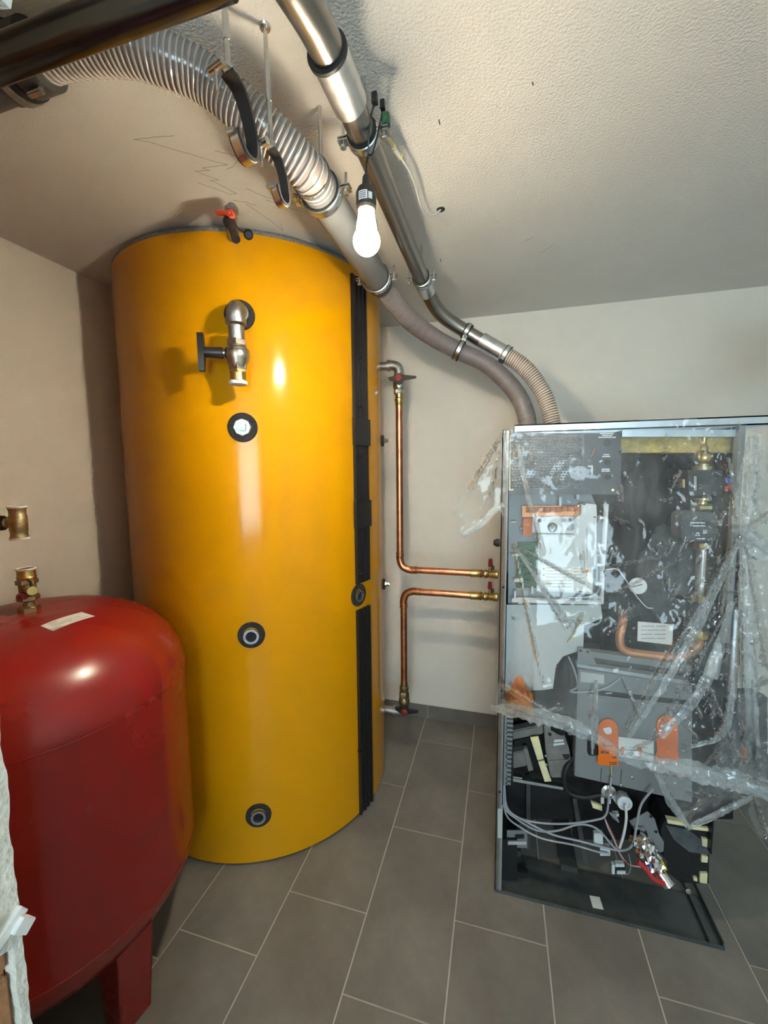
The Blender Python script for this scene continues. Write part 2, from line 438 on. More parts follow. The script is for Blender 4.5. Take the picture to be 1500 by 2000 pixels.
# rough broken wall end beside the camera, brick under plaster, with a stub of lintel above
def rough(mb_fn, amp, seed):
    mb = mb_fn
    for i, p in enumerate(mb.v):
        q = p*38 + Vector((seed, seed*2, 0))
        mb.v[i] = p + Vector((noise.noise(q), noise.noise(q+Vector((9, 0, 0))), noise.noise(q+Vector((0, 9, 0)))))*amp
    return mb
wj = -0.703
wl = struct(MB().b2((XL, 0.15, 0), (wj-0.024, 0.385, ZC)).build('wall_front', 'brick'))
def jamb_face(u, v):   # plaster coat on the jamb, broken away over the lower brickwork
    return Vector((wj, 0.15+0.25*u, 2.4*v))
m = MB()
nz = 240
for j in range(nz):
    z0, z1 = 2.09*j/nz, 2.09*(j+1)/nz
    def edge(z):
        keep = 0.235 if z > 0.885 else 0.012+0.004*noise.noise(Vector((z*22, 3, 0)))
        if 0.885 >= z > 0.83: keep = 0.014+0.22*(z-0.83)/0.055
        return keep
    e0, e1 = edge(z0), edge(z1)
    m.add([(wj-0.002, 0.4-e0, z0), (wj, 0.4, z0), (wj, 0.4, z1), (wj-0.002, 0.4-e1, z1), (wj-0.024, 0.4-e0, z0), (wj-0.024, 0.4-e1, z1), (wj-0.05, 0.4, z0), (wj-0.05, 0.4, z1)],
          [(0, 1, 2, 3), (0, 3, 5, 4), (1, 6, 7, 2)])
rough(m, 0.0035, 1)
m.build('plaster_coat', 'rough_plaster', wl, label='rough cream plaster coat', keepn=True)
# single clay bricks laid bare on the jamb
zb = 0.01
while zb < 0.9:
    b_ = MB().b2((wj-0.03, 0.16, zb), (wj-0.012, 0.384, zb+0.10))
    b_.build('brick', 'brick', wl, bevel=0.003); zb += 0.112
m = MB()
m.grid(lambda u, v: Vector((XL+1.19*u, 0.15+0.25*v, 2.085)), 60, 12)
m.grid(lambda u, v: Vector((XL+1.19*u, 0.40, 2.085+0.315*v)), 60, 12)
m.grid(lambda u, v: Vector((XL+1.19, 0.15+0.25*u, 2.085+0.315*v)), 12, 12)
rough(m, 0.010, 3)
m.build('lintel_stub', 'rough_plaster', wl, label='rough broken lintel stub')
# white plastic wedge stuck in the jamb
m = MB()
p0 = Vector((wj+0.004, 0.375, 0.868))
m.box(p0, (0.012, 0.062, 0.017), Matrix.Rotation(0.5, 3, 'X'))
m.box(p0+Vector((0.003, -0.022, 0.010)), (0.008, 0.04, 0.012), Matrix.Rotation(0.9, 3, 'X'))
m.box(p0+Vector((0.004, 0.02, -0.006)), (0.02, 0.02, 0.025), Matrix.Rotation(0.7, 3, 'X'))
tag(m.build('plastic_wedge', 'white', bevel=0.001), 'white plastic wedge jammed into the broken wall edge', 'wedge')

# pencil scribbles and flecks on ceiling and wall
marks = [[(262, 273), (290, 277), (340, 292), (400, 310), (445, 322)], [(262, 273), (300, 268), (340, 265)], [(420, 295), (445, 300), (468, 308), (455, 325), (443, 331)],
         [(445, 322), (415, 325), (395, 328), (410, 333), (380, 334), (410, 345), (428, 352), (410, 353)], [(385, 357), (410, 365), (450, 380), (462, 378), (440, 366), (412, 352)],
         [(480, 368), (520, 385), (540, 391), (570, 392), (620, 398)], [(455, 391), (480, 395), (500, 401)], [(480, 398), (520, 425), (553, 450), (548, 437)],
         [(520, 390), (560, 405), (600, 415), (640, 424)], [(530, 380), (575, 398), (615, 422)], [(1024, 471), (1034, 467), (1042, 463)], [(1055, 494), (1066, 488), (1080, 478)]]
for L in marks:
    pts = []
    for i in range(len(L)-1):
        for t in range(4):
            q = t/4; pts.append((L[i][0]*(1-q)+L[i+1][0]*q+random.uniform(-.6, .6), L[i][1]*(1-q)+L[i+1][1]*q+random.uniform(-.6, .6)))
    pts.append(L[-1])
    MB().tube([at(px, py, Z=ZC-0.0002) for px, py in pts], 0.0005, 5).build('pencil_mark', 'pencil', ceil)
for px, py in ((857, 236), (858, 240), (1040, 163), (860, 508)):
    MB().tube([at(px, py-3, Z=ZC), at(px+1, py+3, Z=ZC)], 0.0014, 6).build('fleck', 'fleck', ceil)

# ------------------------------------------------------------------ yellow buffer tank
TC = Vector((-1.144, 1.844, 0)); TR = 0.594
def tank_hit(px, py, r=TR):
    d = ray(px, py); a = d.x*d.x+d.y*d.y; bx, by = -TC.x, -TC.y
    b = 2*(d.x*(CAM.x+bx)+d.y*(CAM.y+by)); c = (CAM.x+bx)**2+(CAM.y+by)**2-r*r
    q = b*b-4*a*c
    t = (-b-math.sqrt(max(0, q)))/2/a
    return CAM+d*t
def tank_frame(px, py, r=TR):
    p = tank_hit(px, py, r); n = Vector((p.x-TC.x, p.y-TC.y, 0)).normalized()
    return p, n, Vector((-n.y, n.x, 0))
def tang(px, py): p = tank_hit(px, py); return math.atan2(p.y-TC.y, p.x-TC.x)
tank = thing('buffer_tank', 'tall yellow heating buffer tank standing in the room corner', 'tank', (TC.x, TC.y, 0))
m = MB()
m.lathe([(TR-0.006, 0.012), (TR, 0.012), (TR, 2.368), (TR-0.006, 2.368)], TC, n=160, close=True)
m.build('shell', 'yellow', tank)
m = MB(); m.lathe([(0.0, 0.0), (TR-0.02, 0.0), (TR-0.012, 0.013), (TR-0.012, 0.03), (0, 0.03)], TC, n=96)
m.build('base_ring', 'black_matte', tank)
m = MB(); m.lathe([(TR-0.008, 2.30), (TR-0.004, 2.366), (TR-0.001, 2.378), (TR-0.010, 2.390), (TR-0.04, 2.397), (0.0, 2.397)], TC, n=128)
m.build('fleece_lid', 'fleece', tank, label='grey fleece insulation edge')
def curved_strip(a0, a1, z0, z1, r0, r1, nseg=6):
    mb = MB(); vs = []; fs = []
    for i in range(nseg+1):
        a = a0+(a1-a0)*i/nseg
        for r, z in ((r0, z0), (r1, z0), (r1, z1), (r0, z1)):
            vs.append((TC.x+r*math.cos(a), TC.y+r*math.sin(a), z))
    for i in range(nseg):
        for k in range(4):
            j = (k+1) % 4; fs.append((i*4+k, i*4+j, (i+1)*4+j, (i+1)*4+k))
    fs.append((0, 1, 2, 3)); fs.append((nseg*4+3, nseg*4+2, nseg*4+1, nseg*4))
    return mb.add(vs, fs)
# black closing strip with ribs, key slots and joint plates
s0, s1 = tang(690, 900), tang(715, 900)
def zt(px, py): return tank_hit(px, py).z
zp = zt(700, 1162)
seg = [(zt(698, 1140), 2.335), (0.006, zt(705, 1188))]
st = None
for a, b in seg:
    st = curved_strip(s0, s1, a, b, TR-0.004, TR+0.006)
    st = st.build('closing_strip', 'black_plastic', tank, label='black ribbed plastic closing strip')
    for u in (0.04, 0.36, 0.66, 0.96):
        w = (s1-s0)*0.035
        c = s0+(s1-s0)*u
        curved_strip(c-w, c+w, a+0.002, b-0.002, TR+0.005, TR+0.014, 1).build('rib', 'black_plastic', st)
    for py in (700, 795, 893, 1117) if a > 0.5 else (1330, 1465):
        p, n, t = tank_frame(702, py, TR+0.012)
        MB().ring(p+n*0.004, n, 0.0125, 0.0075, 0.008, 20).build('key_slot', 'black_plastic', st)
        MB().cyl(p, p+n*0.0035, 0.0085, 14).build('slot_hole', 'black_matte', st)
for y0, y1 in ((870, 818), (1030, 978)):
    z0, z1 = zt(702, y0), zt(702, y1)
    curved_strip(s0-0.012, s1+0.012, z0, z1, TR+0.004, TR+0.020).build('joint_plate', 'black_plastic', tank)
# pipe sockets with foam rosettes
def rosette(px, py, ro, inner, open_=True):
    p, n, t = tank_frame(px, py)
    r = MB().lathe([(inner*0.95, 0.0), (ro, 0.0), (ro, 0.004), (ro-0.003, 0.007), (inner*1.05, 0.006), (inner*0.95, 0.004)], p-n*0.001, n, 40, close=True).build('rosette', 'black_foam', tank, label='round black foam rosette')
    if open_:
        q = p + Vector((0.0, 0.0, -0.004))
        MB().lathe([(inner*0.62, 0.004), (inner*0.92, 0.004), (inner*0.95, 0.010), (inner*0.92, 0.013), (inner*0.64, 0.013), (inner*0.60, 0.004)], q-n*0.002, n, 32, close=True).build('socket', 'galv', r)
        MB().cyl(q+n*0.001, q+n*0.0045, inner*0.66, 28).build('socket_hole', 'black_matte', r)
    return p, n, t
rosette(491, 1240, 0.050, 0.031); rosette(505, 1592, 0.049, 0.031)
rosette(700, 1162, 0.049, 0.028)
p, n, t = rosette(474, 835, 0.052, 0.030, False)
pl = MB().lathe([(0.031, 0), (0.033, 0.010), (0.029, 0.014), (0.0, 0.014)], p, n, 8).build('plug', 'galv', tank, label='galvanised steel screw plug')
m = MB(); m.M = mtx(p+n*0.014, n, t); m.cbox((0, 0, 0.006), (0.026, 0.026, 0.013), 0.003); m.build('plug_square', 'galv', pl)
# small sensor plugs on the far right flank
for py in (861, 1140):
    z = at(753, py, Y=1.98).z
    a = math.atan2(1.965-TC.y, 0.56); n = Vector((math.cos(a), math.sin(a), 0)); p = TC+n*TR; p.z = z
    r = MB().cyl(p, p+n*0.010, 0.027, 20).build('sensor_rosette', 'black_foam', tank)
    MB().lathe([(0.016, 0), (0.016, 0.008), (0.010, 0.010), (0.010, 0.022), (0, 0.022)], p+n*0.010, n, 6).build('sensor_plug', 'zinc', r)

# --- shut-off valve on the tank front
p, n, t = rosette(468, 616, 0.052, 0.030, False)
ax = p+n*0.088
def zv(py): return at(459, py, Y=ax.y).z
val = thing('ball_valve', 'nickel ball valve with black T handle on the yellow tank front', 'valve', (ax.x, ax.y, zv(750)))
el = crom([p+n*0.0, p+n*0.035, p+n*0.066+Vector((0, 0, -0.005)), ax+Vector((0, 0, -0.022)), ax+Vector((0, 0, -0.058))], 8)
m = MB(); m.tube(el, 0.0290, 28); m.ring(p+n*0.016, n, 0.033, 0.02, 0.018, 28); m.ring(ax+Vector((0, 0, -0.052)), (0, 0, 1), 0.0335, 0.02, 0.016, 28)
m.build('elbow', 'galv', val, label='galvanised pipe elbow')
def vz(a, b, r, mt, nm, hexa=False):
    mb = MB(); A = Vector((ax.x, ax.y, zv(a))); B = Vector((ax.x, ax.y, zv(b)))
    (mb.hexn(A, B, r) if hexa else mb.cyl(A, B, r, 32)); return mb.build(nm, mt, val)
vz(638, 668, 0.0255, 'galv', 'nipple')
vz(664, 678, 0.033, 'nickel', 'hex_collar', True)
A = Vector((ax.x, ax.y, zv(722))); hh = zv(676)-zv(722)
MB().lathe([(0.024, 0), (0.029, 0.006), (0.031, hh*0.25), (0.038, hh*0.42), (0.040, hh*0.60), (0.039, hh*0.72), (0.0405, hh*0.75), (0.039, hh*0.84), (0.031, hh*0.92), (0.030, hh)], A, n=36).build('body', 'nickel', val)
vz(726, 706, 0.031, 'nickel', 'hex_end', True)
vz(730, 722, 0.030, 'brass', 'brass_nut', True)
vz(746, 728, 0.0255, 'brass', 'press_socket')
A = Vector((ax.x, ax.y, zv(752)))
MB().lathe([(0.0, 0), (0.028, 0.0), (0.0295, 0.004), (0.0295, 0.009), (0.026, 0.012), (0, 0.012)], A, n=32).build('end_cap', 'white', val)
c = Vector((ax.x, ax.y, zv(691))); d = Vector((-0.90, -0.43, 0)).normalized()
m = MB(); m.cyl(c+d*0.028, c+d*0.046, 0.010, 20); m.build('spindle', 'nickel', val)
hb = MB(); hb.lathe([(0.0175, 0), (0.0185, 0.004), (0.0165, 0.05), (0.016, 0.062)], c+d*0.044, d, 24)
hb.M = mtx(c+d*0.108, d, (0, 0, 1))
hb.prism([(-0.060, -0.010, -0.004), (-0.020, -0.016, -0.006), (0.020, -0.016, -0.006), (0.060, -0.010, -0.004), (0.062, 0.010, -0.004), (0.020, 0.016, -0.006), (-0.020, 0.016, -0.006), (-0.060, 0.010, -0.004)], (0, 0, 0.018))
hb.build('handle', 'black_plastic', val, label='black T handle')

# --- vent / drain cock on top of the tank
bp_ = tank_hit(447, 455) ; n = Vector((bp_.x-TC.x, bp_.y-TC.y, 0)).normalized()
Yv = 1.150
def pv(px, py, dy=0.0): return at(px, py, Y=Yv+dy)
vent = thing('drain_cock', 'small drain cock with red lever and black hose cap above the tank', 'valve', pv(455, 460))
el0 = pv(450, 402); zt_top = el0.z
m = MB(); m.tube([Vector((el0.x*1.31/Yv, 1.31, 2.35)), Vector((el0.x*1.23/Yv, 1.23, 2.356)), Vector((el0.x*(Yv+0.035)/Yv, Yv+0.035, zt_top+0.004)), el0+Vector((0, 0.006, -0.004)), pv(452, 413)], 0.0155, 20, smooth=6)
m.ring(pv(452, 411), (0, 0, 1), 0.020, 0.012, 0.012, 24); m.build('elbow', 'galv', vent, label='galvanised elbow')
m = MB(); m.cyl(pv(452, 412), pv(456, 445), 0.012, 18); m.hexn(pv(453, 420), pv(454, 428), 0.016); m.build('body', 'brass', vent)
m = MB(); a, b = pv(458, 418, -0.03), pv(424, 420, -0.032)
m.cyl(pv(453, 420, 0.0), pv(453, 420, -0.035), 0.009, 14)
m.prism([pv(424, 415, -0.03), pv(447, 414, -0.03), pv(456, 411, -0.03), pv(457, 423, -0.03), pv(450, 427, -0.03), pv(443, 422, -0.03), pv(425, 422, -0.03)], (0, -0.009, 0))
m.build('lever', 'red_plastic', vent, label='red lever')
m = MB(); m.tube([pv(445, 430, -0.01), pv(449, 437, -0.02), pv(456, 452, -0.03), pv(461, 468, -0.04)], 0.0165, 18, smooth=4, radii=lambda u: 0.0135 if u < 0.12 else (0.0175 if u < 0.45 else 0.0125))
m.build('hose_cap', 'black_plastic', vent)
m = MB(); m.tube([pv(458, 437, -0.02), pv(468, 448, -0.025), pv(475, 453, -0.03), pv(484, 458, -0.035)], 0.0018, 8, smooth=4); m.build('cap_strap', 'black_plastic', vent)
MB().lathe([(0.0, 0.0), (0.0125, 0.0), (0.0135, 0.004), (0.0135, 0.014), (0.010, 0.016), (0.0095, 0.006), (0, 0.006)], pv(485, 459, -0.035), (0.5, -0.75, -0.35), 20).build('blind_cap', 'black_gloss', vent)

# ------------------------------------------------------------------ red expansion vessel
VC = Vector((-1.32, 0.85, 0)); VR = 0.398
z1, z2 = 0.92, 0.34
prof = []
for i in range(15):
    a = PI/2*i/14; prof.append((VR*math.sin(a)**0.72, z2-0.185*math.cos(a)))
prof += [(VR, z2+0.001), (VR, z1-0.001)]
for i in range(22):
    a = PI/2*i/21
    prof.append((VR*math.cos(a)**0.62, z1+0.232*math.sin(a)**1.15))
prof[-1] = (0.0, prof[-1][1]); prof[0] = (0.0, prof[0][1])
def vessel_r(z):
    best = 0
    for i in range(len(prof)-1):
        (r0, h0), (r1, h1) = prof[i], prof[i+1]
        if h0 <= z <= h1 and h1 > h0: return r0+(r1-r0)*(z-h0)/(h1-h0)
    return 0
def vessel_hit(px, py):
    d = ray(px, py).normalized(); t = 0.4
    while t < 3:
        q = CAM+d*t
        if math.hypot(q.x-VC.x, q.y-VC.y) < vessel_r(q.z): return q
        t += 0.0008
    return None
ves = thing('expansion_vessel', 'large red steel expansion vessel with a domed top in front of the yellow tank', 'vessel', (VC.x, VC.y, 0))
MB().lathe(prof, VC, n=128).build('body', 'red_paint', ves, ang=60)
for z in (z1, z2):
    MB().torus(Vector((VC.x, VC.y, z)), (0, 0, 1), VR-0.0006, 0.0025, 96, 8).build('weld_seam', 'red_paint', ves)
for a in (math.radians(-9), math.radians(111), math.radians(231)):
    d = Vector((math.cos(a), math.sin(a), 0)); t = Vector((-d.y, d.x, 0))
    c = VC+d*0.345
    mb = MB()
    w = 0.052; th = 0.004
    top = 0.275
    # bent sheet leg: outer face plus two folded flanges
    def leg_plate(P): mb.prism(P, P_ext)
    P_ext = -d*th
    mb.prism([c+d*0.012-t*w*0.85+Vector((0, 0, 0)), c+d*0.012+t*w*0.85, c+d*0.035+t*w+Vector((0, 0, top)), c+d*0.035-t*w+Vector((0, 0, top))], -d*th)
    for sgn in (-1, 1):
        P0 = c+d*0.012+t*w*0.85*sgn; P1 = c+d*0.035+t*w*sgn+Vector((0, 0, top))
        mb.prism([P0, P1, P1-d*0.09+Vector((0, 0, -0.06)), P0-d*0.055], -t*sgn*th)
    mb.build('leg', 'red_paint', ves, flat=True)
# paper label on the dome
cor = [(79, 1223), (160, 1196), (186, 1204), (104, 1233)]
def bil(u, v):
    a = Vector(cor[0]).lerp(Vector(cor[1]), u); b = Vector(cor[3]).lerp(Vector(cor[2]), u); q = a.lerp(b, v)
    bow = -2.2*math.sin(PI*u)
    h_ = vessel_hit(q.x, q.y+bow)
    if h_ is None: h_ = at(q.x, q.y, Y=0.8)
    return h_ + Vector((0.0006, -0.0006, 0.0012))
lab = MB().grid(bil, 16, 6).build('label', 'paper', ves, label='white printed paper label', keepn=True)
for k, (u0, u1) in enumerate(((0.12, 0.38), (0.12, 0.30), (0.12, 0.8), (0.12, 0.55), (0.45, 0.9))):
    v = 0.16+0.15*k
    MB().grid(lambda u, w: bil(u0+(u1-u0)*u, v+0.06*w)+Vector((0, 0, 0.0006)), 10, 1).build('print_line', 'greyink', lab, keepn=True)
# brass cap valve on the vessel
VZ = prof[-1][1]
def zq(px, py): return at(px, py, X=VC.x).z
cv = thing('cap_valve', 'brass cap valve screwed on top of the red vessel', 'valve', (VC.x, VC.y, VZ-0.005))
c0 = Vector((VC.x, VC.y, VZ-0.006))
def up(h): return c0+Vector((0, 0, h))
hs = zq(58, 1110)-VZ+0.01   # overall height
k = hs/0.135
MB().hexn(up(0), up(0.022*k), 0.027).build('hex_base', 'dull_brass', cv)
MB().lathe([(0.016, 0.02*k), (0.012, 0.034*k), (0.017, 0.040*k)], c0, n=24).build('neck', 'dull_brass', cv)
MB().hexn(up(0.038*k), up(0.054*k), 0.027).build('hex_nut', 'dull_brass', cv)
MB().lathe([(0.018, 0.052*k), (0.020, 0.06*k), (0.021, 0.085*k), (0.018, 0.09*k)], c0, n=24).build('body', 'dull_brass', cv)
MB().hexn(up(0.086*k), up(0.102*k), 0.0265).build('union_nut', 'dull_brass', cv)
MB().lathe([(0.021, 0.1*k), (0.0235, 0.108*k), (0.0215, 0.112*k), (0.0215, 0.132*k), (0.0165, 0.132*k), (0.0165, 0.118*k), (0, 0.118*k)], c0, n=28).build('press_socket', 'brass', cv)
MB().torus(up(0.132*k), (0, 0, 1), 0.0215, 0.0032, 32).build('seal_ring', 'white', cv)
dv = Vector((0.80, -0.35, 0.15)).normalized()
MB().cyl(up(0.066*k), up(0.066*k)+dv*0.050, 0.0105, 16).build('drain_port', 'dull_brass', cv)
MB().lathe([(0.0, 0), (0.013, 0), (0.014, 0.004), (0.012, 0.012), (0, 0.013)], up(0.066*k)+dv*0.050, dv, 16).build('port_cap', 'brass', cv)
q0 = up(0.066*k)
m = MB(); m.tube([q0+dv*0.012+Vector((0, 0, 0.012)), q0+dv*0.022+Vector((0, 0, 0.030)), q0+dv*0.045+Vector((0, 0, 0.026)), q0+dv*0.056+Vector((0, 0, 0.004))], 0.0035, 10, smooth=6); m.build('cap_strap', 'black_plastic', cv)
MB().tube([q0+Vector((0.0, -0.018, -0.008)), q0+Vector((0.014, -0.03, -0.007)), q0+Vector((0.04, -0.034, -0.004))], 0.0085, 12, smooth=4).build('lever', 'dark_red', cv, label='red lever')
# open brass tee above it on a black-sleeved branch from the left wall
zt0, zt1 = zq(40, 1052), zq(37, 990)
ctr = Vector((at(38, 1020, X=VC.x).x-0.005, at(38, 1020, X=VC.x).y, 0))
tee = thing('pipe_tee', 'open brass pipe tee with white end rings beside the left wall', 'pipe fitting', (ctr.x, ctr.y, zt0))
c0 = Vector((ctr.x, ctr.y, zt0)); hh = zt1-zt0
MB().lathe([(0.019, 0), (0.022, 0.004), (0.020, 0.010), (0.020, hh*0.22), (0.0215, hh*0.25), (0.0215, hh*0.72), (0.0195, hh*0.75), (0.0195, hh-0.010), (0.022, hh-0.004), (0.019, hh), (0.016, hh), (0.016, 0)], c0, n=32, close=True).build('body', 'dull_brass', tee)
for z in (0.0, hh): MB().torus(c0+Vector((0, 0, z)), (0, 0, 1), 0.0205, 0.0032, 32).build('end_ring', 'white', tee)
dl = Vector((-0.94, -0.34, 0)).normalized(); cm = c0+Vector((0, 0, hh*0.5))
MB().lathe([(0.016, 0.0), (0.013, 0.016), (0.013, 0.018), (0.015, 0.020), (0.015, 0.026), (0.012, 0.028)], cm+dl*0.010, dl, 24).build('branch', 'dull_brass', tee)
MB().lathe([(0.016, 0), (0.021, 0.006), (0.022, 0.03), (0.022, 0.395)], cm+dl*0.034, dl, 24).build('pipe_sleeve', 'black_matte', tee, label='black sleeved branch pipe')

# ------------------------------------------------------------------ copper lines from tank to boiler
YP = 2.05
def pp(px, py, Y=YP): return at(px, py, Y=Y)
xtank = TC.x+math.sqrt(TR*TR-(YP-TC.y)**2)
def lever_valve(name, label, cz, cx, hz, flip=False):
    v = thing(name, label, 'valve', (cx, YP, cz))
    return v
xv = pp(781, 1000).x; xv2 = pp(789, 1250).x
z_up, z_lo = pp(770, 714).z, pp(770, 1388).z
# upper
uv = thing('ball_valve', 'ball valve with black and red handle above the upper copper pipe', 'valve', (xv, YP, pp(782, 785).z))
zj = pp(782, 714).z
m = MB(); m.cyl((xtank-0.02, YP, z_up), (xv-0.040, YP, z_up), 0.021, 24); m.build('nipple', 'galv', uv)
m = MB(); m.tube(crom([(xv-0.055, YP, z_up), (xv-0.03, YP, z_up), (xv-0.008, YP, z_up-0.010), (xv, YP, z_up-0.032), (xv, YP, z_up-0.06)], 8), 0.0235, 26)
m.ring((xv-0.050, YP, z_up), (1, 0, 0), 0.0275, 0.015, 0.014, 26); m.build('elbow', 'galv', uv)
def zc_(py): return pp(781, py).z
m = MB(); m.hexn((xv, YP, zc_(728)), (xv, YP, zc_(738)), 0.026); m.lathe([(0.024, 0), (0.03, 0.012), (0.03, 0.035), (0.024, 0.05)], (xv, YP, zc_(762)), n=28); m.hexn((xv, YP, zc_(770)), (xv, YP, zc_(756)), 0.027); m.build('body', 'nickel', uv)
hz = zc_(743)
hd = MB(); hd.cyl((xv+0.012, YP-0.02, hz), (xv+0.012, YP-0.058, hz), 0.018, 20)
hd.prism([(xv-0.042, YP-0.045, hz+0.006), (xv-0.036, YP-0.045, hz-0.008), (xv-0.006, YP-0.045, hz-0.018), (xv+0.012, YP-0.045, hz-0.034), (xv+0.030, YP-0.045, hz-0.014), (xv+0.095, YP-0.045, hz-0.006), (xv+0.097, YP-0.045, hz+0.003), (xv+0.040, YP-0.045, hz+0.012), (xv+0.012, YP-0.045, hz+0.022), (xv-0.015, YP-0.045, hz+0.010)], (0, -0.014, 0))
hd = hd.build('handle', 'black_plastic', uv)
MB().lathe([(0.0175, 0), (0.0175, 0.004), (0.015, 0.006), (0, 0.006)], (xv+0.012, YP-0.058, hz), (0, -1, 0), 24).build('red_cap', 'dark_red', hd)
MB().lathe([(0.016, 0), (0.019, 0.004), (0.0195, 0.018), (0.022, 0.024), (0.022, 0.034), (0.018, 0.038), (0.02, 0.05), (0.02, 0.062)], (xv, YP, zc_(792)), n=24).build('press_adapter', 'brass', uv)
def copper(name, label, pts, collars, br, bend):
    t_ = thing(name, label, 'copper pipe', pts[0])
    return t_
RC = 0.0175
zh1 = pp(880, 1117).z; xh_end = pp(924, 1120).x
cu = thing('copper_pipe', 'copper pipe dropping from the upper tank valve and turning right to the boiler', 'pipe', (xv, YP, zh1))
MB().cyl((xv, YP, zc_(786)), (xv, YP, zh1+0.072), RC, 24).build('riser', 'copper', cu)
MB().tube(crom([(xv, YP, zh1+0.085), (xv, YP, zh1+0.05), (xv+0.014, YP, zh1+0.016), (xv+0.048, YP, zh1), (xv+0.085, YP, zh1)], 8), RC+0.0018, 24).build('elbow', 'copper', cu)
for z in (0.086, 0.068): MB().torus((xv, YP, zh1+z), (0, 0, 1), RC+0.0015, 0.0028, 28, 8).build('press_bead', 'copper', cu)
for x_ in (0.086, 0.068): MB().torus((xv+x_, YP, zh1), (1, 0, 0), RC+0.0015, 0.0028, 28, 8).build('press_bead', 'copper', cu)
MB().cyl((xv+0.07, YP, zh1), (xh_end, YP, zh1), RC, 24).build('run', 'copper', cu)
zh2 = pp(880, 1160).z
cl = thing('copper_pipe', 'copper pipe rising from the lower tank valve and turning right to the boiler', 'pipe', (xv2, YP, pp(790, 1330).z))
MB().cyl((xv2, YP, pp(790, 1335).z), (xv2, YP, zh2-0.07), RC, 24).build('riser', 'copper', cl)
MB().tube(crom([(xv2, YP, zh2-0.085), (xv2, YP, zh2-0.05), (xv2+0.014, YP, zh2-0.016), (xv2+0.048, YP, zh2), (xv2+0.085, YP, zh2)], 8), RC+0.0018, 24).build('elbow', 'copper', cl)
for z in (0.086, 0.068): MB().torus((xv2, YP, zh2-z), (0, 0, 1), RC+0.0015, 0.0028, 28, 8).build('press_bead', 'copper', cl)
for x_ in (0.086, 0.068): MB().torus((xv2+x_, YP, zh2), (1, 0, 0), RC+0.0015, 0.0028, 28, 8).build('press_bead', 'copper', cl)
MB().cyl((xv2+0.07, YP, zh2), (xh_end, YP, zh2), RC, 24).build('run', 'copper', cl)
# brass isolating valves at the boiler side
for zz, lbl in ((zh1, 'brass isolating valve with red toggle on the upper copper run'), (zh2, 'brass isolating valve with red toggle on the lower copper run')):
    v = thing('isolating_valve', lbl, 'valve', (xh_end, YP, zz))
    x0 = xh_end-0.012; x3 = 0.0
    Lx = x3-x0
    MB().lathe([(0.020, 0), (0.022, 0.006), (0.020, 0.012), (0.020, Lx*0.32), (0.0225, Lx*0.36), (0.018, Lx*0.42), (0.016, Lx*0.46), (0.021, Lx*0.50), (0.021, Lx*0.58), (0.017, Lx*0.64), (0.020, Lx*0.70), (0.020, Lx*0.82), (0.022, Lx*0.85), (0.022, Lx*0.97), (0.016, Lx)], (x0, YP, zz), (1, 0, 0), 24).build('body', 'brass', v)
    xc = x0+Lx*0.70
    MB().cyl((xc, YP-0.004, zz+0.012), (xc, YP-0.004, zz+0.042), 0.008, 14).build('stem', 'dull_brass', v)
    MB().lathe([(0.010, 0), (0.011, 0.006), (0.0095, 0.034), (0.0075, 0.036)], (xc, YP-0.004, zz+0.040), (0, 0, 1), 8).build('toggle', 'dark_red', v, label='red toggle')
    MB().box((xc+0.013, YP-0.012, zz+0.034), (0.014, 0.012, 0.02)).build('stop_lug', 'black_plastic', v, bevel=0.002)
# lower valve at the floor
lv = thing('ball_valve', 'low ball valve with black and red handle near the floor skirting', 'valve', (xv2, YP, z_lo))
def zl(py): return pp(789, py).z
MB().lathe([(0.018, 0), (0.021, 0.01), (0.021, 0.03), (0.024, 0.034), (0.024, 0.05), (0.019, 0.055), (0.019, 0.075)], (xv2, YP, zl(1358)), n=24).build('press_adapter', 'dull_brass', lv)
m = MB(); m.hexn((xv2, YP, zl(1366)), (xv2, YP, zl(1350)), 0.027); m.lathe([(0.022, 0), (0.029, 0.012), (0.029, 0.035), (0.024, 0.05)], (xv2, YP, zl(1378)), n=28); m.build('body', 'dull_brass', lv)
m = MB(); m.tube(crom([(xv2, YP, zl(1374)), (xv2-0.004, YP, z_lo+0.02), (xv2-0.028, YP, z_lo), (xv2-0.06, YP, z_lo)], 8), 0.0225, 24); m.ring((xv2-0.052, YP, z_lo), (1, 0, 0), 0.027, 0.015, 0.014, 24); m.build('elbow', 'galv', lv)
m = MB(); m.cyl((xtank-0.02, YP, z_lo), (xv2-0.045, YP, z_lo), 0.0205, 24); m.build('nipple', 'galv', lv)
hz = zl(1379)
h2 = MB(); h2.prism([(xv2-0.040, YP-0.04, hz+0.016), (xv2-0.036, YP-0.04, hz+0.004), (xv2+0.012, YP-0.04, hz-0.022), (xv2+0.030, YP-0.04, hz-0.010), (xv2+0.085, YP-0.04, hz+0.006), (xv2+0.085, YP-0.04, hz+0.016), (xv2+0.03, YP-0.04, hz+0.016), (xv2+0.012, YP-0.04, hz+0.020)], (0, -0.014, 0))
h2.cyl((xv2+0.012, YP-0.01, hz), (xv2+0.012, YP-0.054, hz), 0.017, 18)
h2 = h2.build('handle', 'black_plastic', lv)
MB().lathe([(0.0165, 0), (0.0165, 0.004), (0.013, 0.006), (0, 0.006)], (xv2+0.012, YP-0.054, hz), (0, -1, 0), 24).build('red_cap', 'dark_red', h2)

# ------------------------------------------------------------------ pipes and hoses under the ceiling
ZS, XS = 2.28, -0.302
